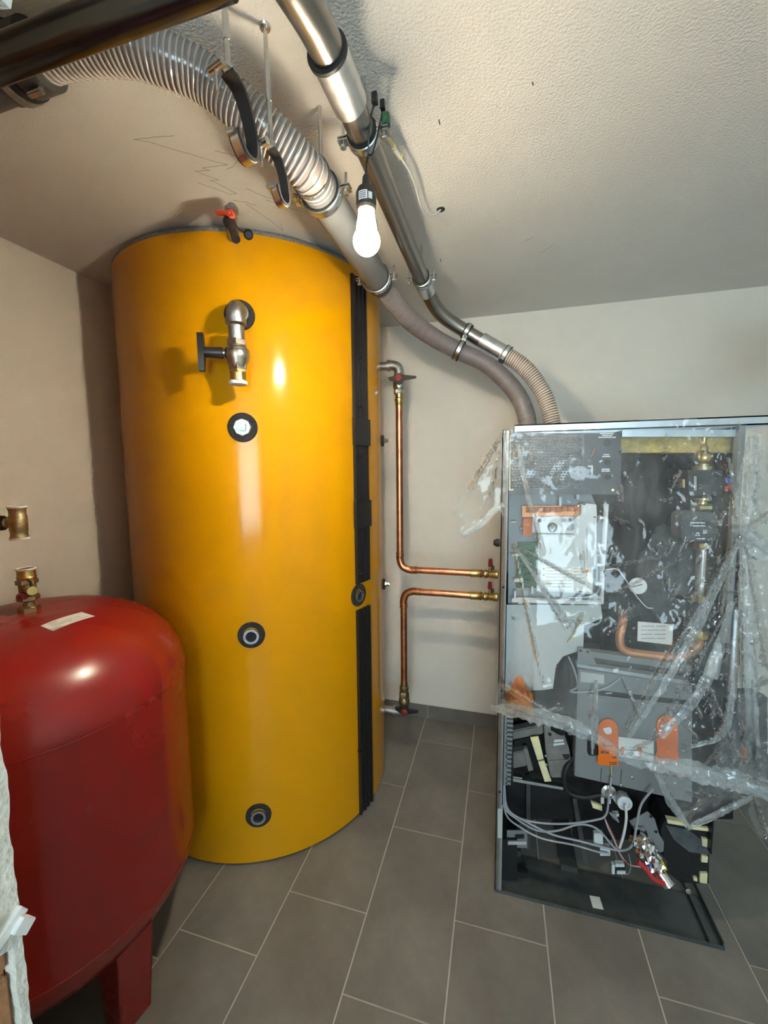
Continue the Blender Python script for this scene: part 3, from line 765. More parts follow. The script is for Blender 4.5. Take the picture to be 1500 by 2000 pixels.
# thick clear spiral hose
RH = 0.0405
hp = [at(-60, 165, Z=2.335), at(20, 130, Z=2.34), at(80, 108, Z=2.345), at(140, 95, Z=2.35), at(210, 91, Z=2.35), at(270, 99, Z=2.345), at(333, 122, Z=2.335), at(400, 154, Z=2.32), at(470, 210, Z=2.285), at(540, 273, Z=2.245), at(600, 336, Z=2.21), at(622, 368, Z=2.21)]
hose = thing('suction_hose', 'thick smoky spiral hose curving below the ceiling towards the upper left', 'hose', hp[5])
MB().tube(hp, RH, 28, smooth=10, step=0.006).build('hose_wall', 'clear_hose', hose)
MB().helix(hp, RH, 0.0030, 0.0105, 6, 24).build('spiral_rib', 'hose_rib', hose)
# rubber coupling with clamp at the far upper left end of that hose
cpl = thing('hose_coupling', 'dark grey hose coupling with a zinc band behind the black pipe', 'hose coupling', hp[0])
a = hp[2].copy(); d = (hp[0]-hp[2]).normalized()
MB().lathe([(0.040, 0), (0.053, 0.0), (0.053, 0.10), (0.049, 0.102), (0.049, 0.35)], a, d, 36).build('sleeve', 'dark_grey', cpl)
MB().ring(a+d*0.072, d, 0.058, 0.05, 0.016, 36).build('band', 'galv', cpl)
MB().ring(a+d*0.055, d, 0.056, 0.05, 0.012, 36).build('rubber_edge', 'rubber', cpl)
x_, y_, z_ = frame(d, (0, 0, -1))
q = a+d*0.042+x_*0.060; MB().cyl(q-d*0.004, q-d*0.034, 0.0065, 12).build('screw', 'zinc', cpl)
m = MB(); m.box(a+d*0.066-x_*0.052+y_*0.01, (0.035, 0.03, 0.02)); m.build('clamp_lug', 'rubber', cpl, bevel=0.003)
# grey straight pipe
ZG = 2.21
gp0, gp1 = at(603, 345, Z=ZG), at(742, 549, Z=ZG)
gx = (gp0.x+gp1.x)/2; gp0.x = gx; gp1.x = gx
RG = 0.0435
gp = thing('grey_pipe', 'straight grey plastic pipe below the ceiling joining two hoses', 'pipe', gp0)
MB().lathe([(RG-0.004, 0), (RG, 0.0), (RG, (gp1-gp0).length), (RG-0.004, (gp1-gp0).length)], gp0, gp1-gp0, 40).build('tube', 'grey_pvc', gp)
MB().ring(gp0+Vector((0, 0.002, 0)), (0, 1, 0), RG+0.002, RG-0.006, 0.012, 40).build('rim', 'dark_grey', gp)
MB().lathe([(RG+0.002, 0), (RG+0.003, 0.004), (RG+0.001, 0.03), (0.035, 0.034)], gp1-Vector((0, 0.012, 0)), (0, 1, 0), 40).build('reducer', 'dark_grey', gp)
# grey hose down to the boiler
gh = [gp1+Vector((0, -0.01, 0)), at(760, 578, Y=1.56), at(800, 625, Y=1.69), at(850, 661, Y=1.80), at(897, 686, Y=1.85), at(950, 711, Y=1.87), at(1000, 757, Y=1.87), at(1025, 802, Y=1.86), at(1033, 850, Y=1.855)]
gho = thing('suction_hose', 'smooth grey hose sweeping down from the grey pipe to the boiler top', 'hose', gh[-1])
MB().tube(gh, 0.0360, 28, smooth=10, step=0.008).build('hose_wall', 'grey_hose', gho)
MB().helix(gh, 0.0352, 0.0021, 0.0075, 6, 22).build('spiral_rib', 'grey_rib', gho)
# stainless pipe
RS = 0.029
sp = thing('steel_pipe', 'stainless steel conveying pipe running below the ceiling past the bulb', 'pipe', (XS, 0.9, ZS))
MB().tube([(-0.335, -2.19, ZS), (-0.335, -1.0, ZS), (-0.335, 0.0, ZS), (-0.335, 0.35, ZS), (-0.332, 0.52, ZS), (-0.319, 0.62, ZS), (-0.306, 0.70, ZS), (XS, 0.78, ZS), (XS, 0.86, ZS)], RS+0.0012, 28, smooth=8).build('upper_bend', 'steel', sp)
MB().lathe([(RS+0.001, 0), (RS+0.006, 0), (RS+0.006, 0.105), (RS+0.001, 0.105)], (XS-0.002, 0.745, ZS), (0.02, 1, 0), 36).build('sleeve', 'alu', sp, label='bright aluminium sleeve')
MB().ring((XS-0.003, 0.744, ZS), (0.02, 1, 0), RS+0.0085, RS, 0.007, 36).build('seal', 'rubber', sp)
ye = 1.66
MB().cyl((XS, 0.84, ZS), (XS, ye+0.02, ZS), RS, 32).build('straight_tube', 'steel', sp)
MB().lathe([(RS, 0), (RS+0.005, 0), (RS+0.005, 0.09), (RS, 0.09)], (XS, ye, ZS), (0, 1, 0), 36).build('sleeve', 'alu', sp)
bend = [Vector((XS, ye+0.05, ZS)), Vector((XS, ye+0.09, ZS-0.001)), at(862, 614, Y=1.83), at(912, 649, Y=1.885), at(960, 677, Y=1.90), at(980, 688, Y=1.90)]
MB().tube(bend, RS, 28, smooth=10).build('lower_bend', 'steel', sp)
e0, e1 = at(940, 665, Y=1.90), at(985, 691, Y=1.90)
MB().cyl(e0, e1, RS+0.005, 32).build('sleeve', 'alu', sp)
dd = (e1-e0).normalized()
th_ = [e1-dd*0.01, at(1022, 716, Y=1.895), at(1050, 750, Y=1.885), at(1070, 790, Y=1.875), at(1083, 850, Y=1.865)]
tan = thing('suction_hose', 'cream ribbed hose curving from the steel pipe down into the boiler top', 'hose', th_[-1])
MB().tube(th_, 0.0315, 24, smooth=10, step=0.006).build('hose_wall', 'tan_hose', tan)
MB().helix(th_, 0.032, 0.0034, 0.0102, 6, 22).build('spiral_rib', 'tan_rib', tan)
hc = thing('hose_clip', 'narrow steel worm clip on the cream hose end', 'clip', e1)
MB().ring(e1+dd*0.006, dd, 0.0385, 0.034, 0.022, 36).build('band', 'galv_sheet', hc)
x_, y_, z_ = frame(dd, (0, -0.6, -1))
mb = MB(); mb.M = mtx(e1+dd*0.006+x_*0.040, x_, dd); mb.box((0, 0, 0), (0.02, 0.026, 0.010)); mb.build('screw_housing', 'zinc', hc, bevel=0.002)
for s_ in (-0.003, 0.016): MB().ring(e1+dd*s_, dd, 0.0392, 0.037, 0.004, 36).build('edge_bead', 'dark_grey', hc)

def pipe_clamp(label, c, axis, r, rod=True, side=(1, 0, 0), up_=0.12):
    t_ = thing('pipe_clamp', label, 'pipe clamp', c)
    c = Vector(c); axis = Vector(axis).normalized(); sd = Vector(side); sd = (sd-axis*sd.dot(axis)).normalized(); nz_ = axis.cross(sd); nz_ = nz_ if nz_.z > 0 else -nz_
    MB().ring(c, axis, r+0.0045, r, 0.030, 40).build('rubber_lining', 'rubber', t_)
    b_ = MB(); b_.lathe([(r+0.0045, -0.011), (r+0.007, -0.010), (r+0.0085, -0.004), (r+0.0085, 0.004), (r+0.007, 0.010), (r+0.0045, 0.011)], c, axis, 40, close=True); b_ = b_.build('band', 'zinc', t_)
    for sg in (-1, 1):
        e = c+sd*sg*(r+0.016)
        mb = MB(); mb.M = mtx(e, axis, sd)
        mb.box((0, 0.0035*sg, 0), (0.026, 0.0025, 0.022)); mb.box((0, -0.0035*sg, 0), (0.026, 0.0025, 0.022)); mb.build('ear', 'zinc', t_)
        q = e+sd*sg*0.002
        sc = MB().cyl(q-nz_*0.014, q+nz_*0.034, 0.0032, 10).build('screw', 'zinc', t_)
        MB().hexn(q-nz_*0.016, q-nz_*0.009, 0.0075).build('screw_head', 'zinc', sc)
    if rod:
        top = Vector((c.x, c.y, ZC))
        MB().cyl(c+Vector((0, 0, r+0.006)), top, 0.0045, 10).build('threaded_rod', 'zinc', t_)
        MB().hexn(c+Vector((0, 0, r+0.006)), c+Vector((0, 0, r+0.020)), 0.0095).build('boss_nut', 'zinc', t_)
    return t_
pipe_clamp('zinc rubber-lined clamp on the steel pipe above the bulb', (XS, 0.935, ZS), (0, 1, 0), RS)
pipe_clamp('zinc rubber-lined clamp at the far end of the steel pipe', (XS, 1.63, ZS), (0, 1, 0), RS)
pipe_clamp('zinc clamp on the grey pipe beside the spiral hose end', (gx, at(625, 378, Z=ZG).y, ZG), (0, 1, 0), RG)
pipe_clamp('zinc clamp on the grey pipe at the tank top', (gx, at(738, 543, Z=ZG).y, ZG), (0, 1, 0), RG)
# twin clamp joining hose and steel bend
tw = thing('twin_clamp', 'pair of linked zinc clamps joining the grey hose to the steel bend', 'pipe clamp', at(905, 665, Y=1.87))
for (px, py, Y_), (dx, dy, dY), r in (((912, 648, 1.885), (950, 670, 1.898), RS), ((896, 685, 1.85), (950, 711, 1.87), 0.0380)):
    c = at(px, py, Y=Y_); dr = (at(dx, dy, Y=dY)-c).normalized()
    MB().ring(c, dr, r+0.005, r, 0.026, 36).build('rubber_lining', 'rubber', tw)
    MB().ring(c, dr, r+0.008, r+0.004, 0.014, 36).build('band', 'zinc', tw)
    e = c+(at(904, 668, Y=1.84)-c).normalized()*(r+0.008)
    MB().box(e, (0.018, 0.018, 0.012)).build('lug', 'zinc', tw, bevel=0.002)
MB().cyl(at(909, 655, Y=1.845), at(899, 680, Y=1.83), 0.0042, 10).build('link_rod', 'zinc', tw)

# black pipe crossing in front at the upper left
bpipe = MB().lathe([(0.0245, 0), (0.0275, 0), (0.0275, 1.368), (0.0245, 1.368), (0.0245, 0.002)], (-1.742, 0.553, 2.232), (1, 0.003, 0), 40, close=True).build('black_pipe', 'black_gloss')
tag(bpipe, 'glossy black pipe crossing the upper left corner below the ceiling', 'pipe')

# two open clamps hanging on threaded rods
def open_clamp(label, top, low, r):
    t_ = thing('hanging_clamp', label, 'pipe clamp', low)
    top = Vector(top); low = Vector(low); dn = (low-top).normalized(); L_ = (low-top).length
    MB().tube([top, top+dn*L_*0.32], 0.0042, 10).build('hanger_bolt', 'zinc', t_)
    MB().cyl(top+dn*L_*0.30, top+dn*L_*0.62, 0.0062, 8).build('coupling_sleeve', 'zinc', t_)
    MB().cyl(top+dn*L_*0.58, low, 0.0050, 10).build('rod', 'zinc', t_)
    MB().lathe([(0.0, 0), (0.012, 0), (0.010, 0.004), (0.004, 0.005)], top, dn, 14).build('ceiling_washer', 'zinc', t_)
    MB().hexn(low-dn*0.008, low+dn*0.006, 0.010).build('boss_nut', 'zinc', t_)
    # hinged band swung open into a J, black rubber on its inner side
    hx = Vector((0.239, 0.971, 0)); ex = Vector((0.971, -0.239, 0))
    prof_ = [(-0.012, 0.002), (0.0, 0.0), (0.026, -0.012), (0.046, -0.050), (0.056, -0.100), (0.048, -0.124), (0.026, -0.124), (0.010, -0.104), (0.006, -0.090)]
    sp_ = crom([Vector((a_*r, b_*r, 0)) for a_, b_ in prof_], 5)
    nr = []
    for i in range(len(sp_)):
        tg = (sp_[min(len(sp_)-1, i+1)]-sp_[max(0, i-1)]).normalized(); nr.append(Vector((-tg.y, tg.x, 0)))
    def ribbon(o0, o1, w, mt, nm, i0=0, i1=None):
        i1 = len(sp_) if i1 is None else i1; vs = []; fs = []
        for i in range(i0, i1):
            for o_, s_ in ((o0, -1), (o1, -1), (o1, 1), (o0, 1)):
                q = sp_[i]+nr[i]*o_; vs.append(low+Vector((0, 0, -0.004))+hx*q.x+Vector((0, 0, q.y))+ex*s_*w/2)
        k = i1-i0-1
        for i in range(k):
            for q in range(4):
                j = (q+1) % 4; fs.append((i*4+q, i*4+j, (i+1)*4+j, (i+1)*4+q))
        fs += [(0, 1, 2, 3), (k*4+3, k*4+2, k*4+1, k*4)]
        return MB().add(vs, fs).build(nm, mt, t_)
    ribbon(0.0, 0.0022, 0.020*r, 'zinc', 'band')
    ribbon(-0.005*r, 0.0004, 0.028*r, 'rubber', 'rubber_lining', 4)
    e = low-hx*0.020+Vector((0, 0, -0.004))-ex*0.010
    s_ = MB().cyl(e+Vector((0, 0, 0.010)), e+Vector((0.002, 0, -0.040)), 0.003, 10).build('screw', 'zinc', t_)
    MB().cyl(e-ex*0.014, e+ex*0.020, 0.0068, 12).build('pivot_nut', 'zinc', s_)
    e2 = low+hx*0.006*r+Vector((0, 0, -0.094*r))-ex*0.008
    MB().box(e2, (0.018, 0.012, 0.010)).build('lug', 'zinc', t_, bevel=0.002)
    return t_
open_clamp('open zinc pipe clamp on a rod, nearest the black pipe', (-0.487, 0.713, ZC), at(446, 138, Y=0.713), 1.0)
open_clamp('open zinc pipe clamp on a rod, the one further from the black pipe', (-0.450, 0.787, ZC), at(530, 287, Y=0.787), 0.72)

# ------------------------------------------------------------------ hanging bulb
BX, BY = -0.296, 0.930
def zb_(py): return at(714, py, Y=BY).z
lamp = thing('hanging_bulb', 'lit bulb in a black socket hanging from the steel pipe clamp', 'lamp', (BX, BY, zb_(499)))
zs0, zs1 = zb_(408), zb_(366)
MB().lathe([(0.0195, 0), (0.0212, 0.002), (0.0212, 0.006), (0.0225, 0.010), (0.0225, (zs1-zs0)-0.012), (0.018, (zs1-zs0)-0.003), (0.009, zs1-zs0), (0.0075, (zs1-zs0)+0.02), (0.004, (zs1-zs0)+0.026)], (BX, BY, zs0), n=32).build('socket', 'socket', lamp)
m = MB()
sl = []
for a0, a1, z0, z1_ in ((-2.05, -1.15, 0.008, 0.026), (-1.05, -0.65, 0.009, 0.023)):
    k = 6
    m.add([(BX+0.0228*math.cos(a0+(a1-a0)*i/k), BY+0.0228*math.sin(a0+(a1-a0)*i/k), zs0+z) for i in range(k+1) for z in (z0, z1_)], [(2*i, 2*i+2, 2*i+3, 2*i+1) for i in range(k)])
skl = m.build('rating_label', 'paper', lamp, label='small white rating label', keepn=True)
for j in range(4):
    m = MB(); k = 6; a0, a1 = -1.95, -1.3; z0 = zs0+0.0105+j*0.0038
    m.add([(BX+0.0230*math.cos(a0+(a1-a0)*i/k), BY+0.0230*math.sin(a0+(a1-a0)*i/k), z0+z) for i in range(k+1) for z in (0, 0.0016)], [(2*i, 2*i+2, 2*i+3, 2*i+1) for i in range(k)])
    m.build('print_line', 'ink', skl, keepn=True)
MB().ring((BX, BY, zs0-0.001), (0, 0, 1), 0.0185, 0.012, 0.006, 28).build('lamp_cap', 'yzinc', lamp)
zt_, zb2 = zb_(410), zb_(499); Lb = zt_-zb2; rb = 0.0300
bp = []
for i in range(15):
    a = PI*i/14*0.72
    bp.append((rb*math.sin(a) if i else 0.0, rb*(1-math.cos(a))))
rl, hl = bp[-1]
for i in range(1, 7):
    u = i/6; s_ = u*u*(3-2*u); bp.append((rl+(0.0172-rl)*s_, hl+(Lb-hl)*u))
MB().lathe(bp, (BX, BY, zb2), n=36).build('bulb', 'bulb', lamp, ang=80)
m = MB()
cx_ = Vector((XS+0.034, 0.93, ZS+0.03))
m.tube([(BX, BY, zs1+0.02), (BX+0.002, BY, zs1+0.05), (BX+0.012, BY-0.02, ZS-0.06), (XS+0.026, BY-0.034, ZS-0.01), (XS+0.034, BY-0.02, ZS+0.04)], 0.0022, 8, smooth=8)
m.tube([(BX, BY, zs1+0.03), (BX+0.006, BY-0.004, zs1+0.06), (BX+0.020, BY-0.012, ZS-0.05), (XS+0.042, BY-0.012, ZS+0.0), (XS+0.045, BY+0.0, ZS+0.035)], 0.0018, 8, smooth=8)
m.build('flex', 'black_plastic', lamp, label='black lamp flex')
m = MB(); m.box((XS+0.034, BY-0.02, ZS+0.048), (0.012, 0.012, 0.022)); m.box((XS+0.047, BY-0.004, ZS+0.045), (0.010, 0.012, 0.018)); m.build('terminal_block', 'black_plastic', lamp, bevel=0.001)
# thin cable stub from the ceiling hole to the clamp
wc = [Vector((XS+0.052, BY+0.004, ZS+0.012)), at(752, 270, Z=2.335), at(768, 290, Z=2.342), at(782, 308, Z=2.350), at(800, 335, Z=2.355), at(812, 365, Z=2.358), at(822, 403, Z=2.355), at(835, 421, Z=2.360), at(850, 418, Z=2.38), at(861, 409, Z=ZC)]
wire = thing('ceiling_cable', 'thin pale cable looping from a ceiling hole to the steel pipe clamp', 'cable', wc[6])
MB().tube(wc, 0.0030, 10, smooth=6).build('cable', 'cable_white', wire)
MB().tube([at(767, 287, Z=2.341), at(782, 308, Z=2.349)], 0.0058, 12).build('insulator_sleeve', 'cable_white', wire)
for q, Zq in (((768, 288), 2.341), ((780, 305), 2.348)):
    c = at(*q, Z=Zq); MB().torus(c, (wc[3]-wc[2]), 0.0075, 0.0013, 20, 6).build('tie_ring', 'cable_yellow', wire)
MB().tube([at(768, 288, Z=2.34), at(762, 280, Z=2.335), at(758, 271, Z=2.335), at(763, 272, Z=2.338), at(770, 284, Z=2.34)], 0.0013, 8, smooth=6).build('tie_loop', 'cable_yellow', wire)
MB().lathe([(0.0, -0.002), (0.012, -0.002), (0.014, 0.0)], (wc[-1].x, wc[-1].y, ZC), (0, 0, 1), 16).build('ceiling_hole', 'black_matte', wire)
m = MB(); m.box(Vector((XS+0.052, BY+0.004, ZS+0.020)), (0.016, 0.016, 0.026)); m.build('clamp_block', 'pcb', wire, bevel=0.002)

# flue elbow at the right edge
fe = thing('flue_elbow', 'black flue pipe elbow above the boiler at the right edge', 'flue pipe', (0.86, 1.72, 1.96))
MB().tube([(0.905, 1.42, 1.965), (0.925, 1.50, 1.965), (0.99, 1.565, 1.965), (1.10, 1.59, 1.965), (1.30, 1.59, 1.965), (2.10, 1.59, 1.965)], 0.058, 36, smooth=8).build('elbow', 'flue', fe)
MB().ring((1.2, 1.59, 1.965), (1, 0, 0), 0.062, 0.05, 0.03, 36).build('joint_ring', 'flue', fe)

# ------------------------------------------------------------------ pellet boiler with its front covers off
YF = 1.435
def poly(pts, Y, depth, name, mt, parent, **kw):
    return MB().prism([at(px, py, Y=Y) for px, py in pts], (0, depth, 0)).build(name, mt, parent, **kw)
def rect(x0, y0, x1, y1, Y, depth, name, mt, parent, **kw):
    return poly([(x0, y0), (x1, y0), (x1, y1), (x0, y1)], Y, depth, name, mt, parent, **kw)
def rrect(x0, y0, x1, y1, r, Y, depth, name, mt, parent, **kw):
    pts = []
    for cx, cy, a0 in ((x1-r, y0+r, -90), (x1-r, y1-r, 0), (x0+r, y1-r, 90), (x0+r, y0+r, 180)):
        for k in range(5):
            a = math.radians(a0+90*k/4); pts.append((cx+r*math.cos(a), cy+r*math.sin(a)))
    return poly(pts, Y, depth, name, mt, parent, **kw)
def wire_(pts, r, name, mt, parent, n=10):
    return MB().tube([at(px, py, Y=Y) for px, py, Y in pts], r, n, smooth=6).build(name, mt, parent)
boil = thing('pellet_boiler', 'open pellet boiler with galvanised casing and exposed inner parts', 'boiler', (0.35, 1.78, 0))
X0, X1, YK, ZT = 0.004, 0.700, 2.18, 1.680
m = MB(); m.b2((X0, YF, 0.012), (X0+0.003, YK, ZT)); m.b2((X0, YF, 0.012), (X0+0.024, YF+0.010, ZT)); m.b2((X0+0.021, YF, 0.35), (X0+0.024, YF+0.03, ZT))
lp = m.build('side_panel', 'galv_sheet', boil, label='galvanised left side panel')
for z in (0.40, 0.78, 1.15): MB().cyl((X0+0.012, YF-0.001, z), (X0+0.012, YF+0.004, z), 0.004, 12).build('screw_hole', 'black_matte', lp)
MB().b2((0.676, YF+0.03, 0.30), (0.680, YK, ZT)).build('side_panel', 'jacket', boil)
MB().b2((0.660, YF+0.004, 1.02), (0.676, YF+0.03, 1.668)).build('corner_post', 'grey_box', boil)
MB().b2((X0+0.003, YK-0.004, 0.03), (X1-0.003, YK, ZT)).build('back_panel', 'black_matte', boil)
m = MB(); m.b2((0.042, YF-0.008, 1.668), (0.735, YK, 1.672)); m.b2((0.042, YF-0.008, 1.668), (0.735, YF-0.004, 1.694)); m.b2((0.042, YF-0.008, 1.690), (0.735, YK, 1.694))
m.build('top_panel', 'galv_sheet', boil, label='galvanised top panel')
rect(1215, 839, 1440, 853, YF+0.02, 0.05, 'cross_rail', 'galv_sheet', boil)
rect(1205, 848, 1442, 884, YF+0.055, 0.10, 'insulation_strip', 'wool', boil, label='yellow mineral wool strip')
# base tray
m = MB(); m.b2((X0+0.003, YF+0.002, 0.003), (X1+0.02, YF+0.17, 0.007)); m.b2((X0, YF, 0.001), (X1+0.02, YF+0.004, 0.014)); m.build('base_tray', 'base_steel', boil, label='dark galvanised base tray')
m = MB(); m.b2((X1-0.022, YF+0.004, 0.007), (X1-0.018, YK, 0.022)); m.b2((X1+0.016, YF+0.004, 0.007), (X1+0.02, YK, 0.026)); m.build('base_rail', 'base_steel', boil)
m = MB(); m.b2((X0+0.003, YF+0.165, 0.003), (X0+0.10, YK, 0.03)); m.build('base_rail', 'base_steel', boil)
m = MB(); m.b2((0.25, YF+0.15, 0.003), (0.31, YK, 0.03)); m.build('base_rail', 'base_steel', boil)
MB().b2((0.012, YF+0.075, 0.007), (0.125, YF+0.10, 0.030)).build('foot_block', 'black_matte', boil, bevel=0.002)
poly([(1151, 1749), (1171, 1752), (1179, 1777), (1158, 1773)], YF+0.001, 0.001, 'sticker_blank', 'paper', boil)
p4 = [at(px, py, Z=0.0078) for px, py in ((1151, 1749), (1171, 1752), (1179, 1777), (1158, 1773))]
MB().prism(p4, (0, 0, 0.0004)).build('sticker', 'paper', boil, label='small white sticker')
bpy.data.objects.remove(bpy.data.objects['sticker_blank'])

# wrinkled black insulation jacket behind everything
def jacket(u, v):
    px = 1172+(1445-1172)*u; py = 876+(1300-876)*v
    q = Vector((px/38, py/38, 0))
    d = 0.035*noise.noise(q)+0.02*noise.noise(q*2.3)+0.010*noise.noise(q*5.1)
    return at(px, py, Y=YF+0.155-d)
MB().grid(jacket, 70, 100).build('insulation_jacket', 'jacket', boil, label='wrinkled black insulation jacket', ang=50)
def lump(cx, cy, rx, ry, Y, dz, seed, name, mt, parent, amp=0.25, rot=0.0):
    c = at(cx, cy, Y=Y); ex = at(cx+rx, cy, Y=Y)-c; ez = at(cx, cy-ry, Y=Y)-c
    vs = []; fs = []; n_, k = 26, 16
    for i in range(k+1):
        for j in range(n_):
            a = PI*i/k; b = 2*PI*j/n_
            s = Vector((math.sin(a)*math.cos(b), math.cos(a), math.sin(a)*math.sin(b)))
            f_ = 1+amp*noise.noise(s*1.9+Vector((seed, 0, 0)))+amp*0.4*noise.noise(s*4.5+Vector((0, seed, 0)))
            x_ = s.x*math.cos(rot)-s.z*math.sin(rot); z_ = s.x*math.sin(rot)+s.z*math.cos(rot)
            vs.append(c+(ex*x_+ez*z_)*f_+Vector((0, s.y*dz*f_, 0)))
    for i in range(k):
        for j in range(n_):
            q = (j+1) % n_; fs.append((i*n_+j, (i+1)*n_+j, (i+1)*n_+q, i*n_+q))
    return MB().add(vs, fs).build(name, mt, parent, ang=70)
lump(1302, 1125, 62, 88, YF+0.13, 0.05, 2, 'foam_padding', 'foam_grey', boil, 0.30, rot=-0.35)
lump(1232, 1000, 30, 110, YF+0.14, 0.05, 5, 'insulated_pipe', 'rubber', boil, 0.22, rot=-0.12)
lump(1205, 900, 32, 40, YF+0.14, 0.05, 8, 'insulated_pipe', 'rubber', boil, 0.2)
lump(1270, 960, 34, 80, YF+0.15, 0.05, 11, 'insulated_pipe', 'rubber', boil, 0.2)

# control panel: black plate with switch legends
cp = rect(988, 846, 1213, 966, YF+0.004, 0.012, 'control_panel', 'black_plastic', boil, label='black control panel plate')
rect(990, 850, 1003, 958, YF+0.001, 0.004, 'panel_edge', 'dull_brass', cp)
def bars(x0, y, x1, parts, h, Y, par, mt='white_print'):
    tot = sum(parts)+0.4*(len(parts)-1); x = x0; u = (x1-x0)/tot
    for p_ in parts:
        rect(x, y, x+p_*u, y+h, Y, 0.0006, 'print_line', mt, par); x += (p_+0.4)*u
for y, x0, x1, pr in ((846, 1172, 1199, (9,)), (849.6, 1176, 1196, (5, 2)), (853, 1169, 1203, (3, 7, 3)), (887, 1179, 1190, (4,)), (890.6, 1176, 1192, (6,)), (915.5, 1175, 1191, (6,)), (919, 1175, 1191, (3, 4))):
    bars(x0, y, x1, pr, 2.1, YF+0.0035, cp)
MB().cyl(at(1187, 865, Y=YF+0.004), at(1187, 865, Y=YF-0.004), 0.0105, 24).build('limiter_cap', 'black_gloss', cp)
for py in (902, 932): MB().cyl(at(1187, py, Y=YF+0.004), at(1187, py, Y=YF-0.002), 0.008, 18).build('switch_cap', 'black_gloss', cp)
MB().torus(at(1170, 929, Y=YF+0.003), (0, 1, 0), 0.0032, 0.0009, 18, 6).build('legend_ring', 'white_print', cp)
poly([(1170, 901), (1176, 898), (1177, 900), (1172, 904)], YF+0.003, 0.001, 'legend_mark', 'white_print', cp)
MB().cyl(at(1197, 957, Y=YF+0.004), at(1197, 957, Y=YF-0.001), 0.004, 12).build('screw', 'brass', cp)
wire_([(1160, 876, YF-0.003), (1158, 884, YF-0.004), (1154, 892, YF-0.003)], 0.0016, 'legend_lead', 'copper_dull', cp)
poly([(1148, 909), (1158, 909), (1158, 927), (1155, 930), (1155, 913), (1148, 912)], YF+0.003, 0.002, 'bracket_clip', 'pale_grey', cp)
# bubble wrap over the display
def bw(px, py):
    return at(px, py, Y=YF-0.014+0.012*noise.noise(Vector((px/45, py/45, 4)))+0.006*((px-1069)/70)**2+0.008*((py-900)/55)**2)
m = MB()
m.grid(lambda u, v: bw(997+144*u+(0 if v < .85 else -8*(v-.85)/.15*u), 849+106*v), 40, 30)
row = 0; py = 853
while py < 953:
    px = 1001+(3.1 if row % 2 else 0)
    while px < 1137:
        c = bw(px, py); r = 0.0042
        vs = []; fs = []
        for i in range(4):
            a = PI/2*i/3.3
            for j in range(8):
                b = 2*PI*j/8; vs.append(c+Vector((r*math.cos(a)*math.cos(b), -0.0042*math.sin(a)/1.0, r*math.cos(a)*math.sin(b))))
        for i in range(3):
            for j in range(8):
                q = (j+1) % 8; fs.append((i*8+j, i*8+q, (i+1)*8+q, (i+1)*8+j))
        fs.append(tuple(24+j for j in range(8)))
        m.add(vs, fs); px += 6.2
    py += 5.4; row += 1
bwo = m.build('bubble_wrap', 'bubble', keepn=True)
tag(bwo, 'grey bubble wrap sheet taped over the boiler display', 'bubble wrap')
# tape strip
m = MB(); m.grid(lambda u, v: bw(985+55*u, 912+13*v+3*u)+Vector((0, -0.005, 0)), 10, 3)
tag(m.build('tape_strip', 'film', keepn=True), 'short clear tape strip across the bubble wrap edge', 'tape')

# controller tray, circuit board and cover
tr = poly([(994, 960), (1152, 958), (1163, 985), (1170, 1180), (992, 1180)], YF+0.075, 0.006, 'controller_tray', 'tray_grey', boil, label='grey plastic controller tray')
for x0, y0, x1, y1 in ((1062, 958, 1066, 972), (1092, 970, 1097, 988), (1126, 958, 1131, 975), (1000, 1082, 1018, 1086), (998, 1018, 1008, 1021), (1004, 1132, 1022, 1137), (1038, 1148, 1042, 1160), (1070, 1162, 1074, 1175), (1132, 1165, 1137, 1178), (1004, 1155, 1008, 1172)):
    rect(x0, y0, x1, y1, YF+0.035, 0.035, 'clip', 'pale_grey', tr)
m = MB()
for a, b in (((1184, 985), (1179, 1075)), ((1178, 1084), (1176, 1115)), ((1176, 1120), (1174, 1180))):
    m.prism([at(a[0], a[1], Y=YF+0.02), at(a[0]+5, a[1], Y=YF+0.02), at(b[0]+5, b[1], Y=YF+0.02), at(b[0], b[1], Y=YF+0.02)], (0, 0.03, 0))
lad = m.build('clip_rail', 'pale_grey', tr)
for y, x in ((1009, 1172), (1063, 1168), (1101, 1166), (1138, 1163)): rect(x, y, x+15, y+5, YF+0.018, 0.006, 'clip_arm', 'pale_grey', lad)
poly([(1000, 1171), (1175, 1176), (1175, 1181), (1000, 1176)], YF+0.02, 0.03, 'tray_lip', 'pale_grey', tr)
brd = poly([(1012, 1060), (1050, 1060), (1050, 1148), (1008, 1148)], YF+0.055, 0.003, 'circuit_board', 'pcb', tr, label='green circuit board')
for k in range(7):
    y = 1064+k*11.5; rect(1016+(k % 3)*5, y, 1036+(k % 2)*8, y+7, YF+0.045, 0.010, 'terminal', 'pcb', brd)
rect(1020, 988, 1140, 1010, YF+0.05, 0.006, 'connector_bed', 'copper_dull', tr)
for k in range(9):
    x = 1028+k*11.7; rect(x, 991-(2 if k > 5 else 0), x+10.3, 1001-(2 if k > 5 else 0), YF+0.034, 0.016, 'connector', 'connector', tr)
rect(1022, 1012, 1040, 1046, YF+0.040, 0.02, 'relay', 'connector', tr)
cov = poly([(1136, 985), (1142, 983), (1165, 985), (1166, 1005), (1164, 1108), (1160, 1108), (1158, 1161), (1050, 1154), (1052, 1044), (1122, 1044), (1124, 1012), (1136, 1006)], YF+0.022, 0.045, 'controller_cover', 'pale_grey', boil, bevel=0.0015, label='pale grey controller cover')
poly([(1054, 1046), (1121, 1046), (1122, 1092), (1054, 1092)], YF+0.016, 0.006, 'cover_panel', 'plate_pale', cov, bevel=0.001)
kp = poly([(1041, 1010), (1124, 1010), (1124, 1043), (1040, 1040)], YF+0.020, 0.03, 'knob_panel', 'pale_grey', cov, bevel=0.001)
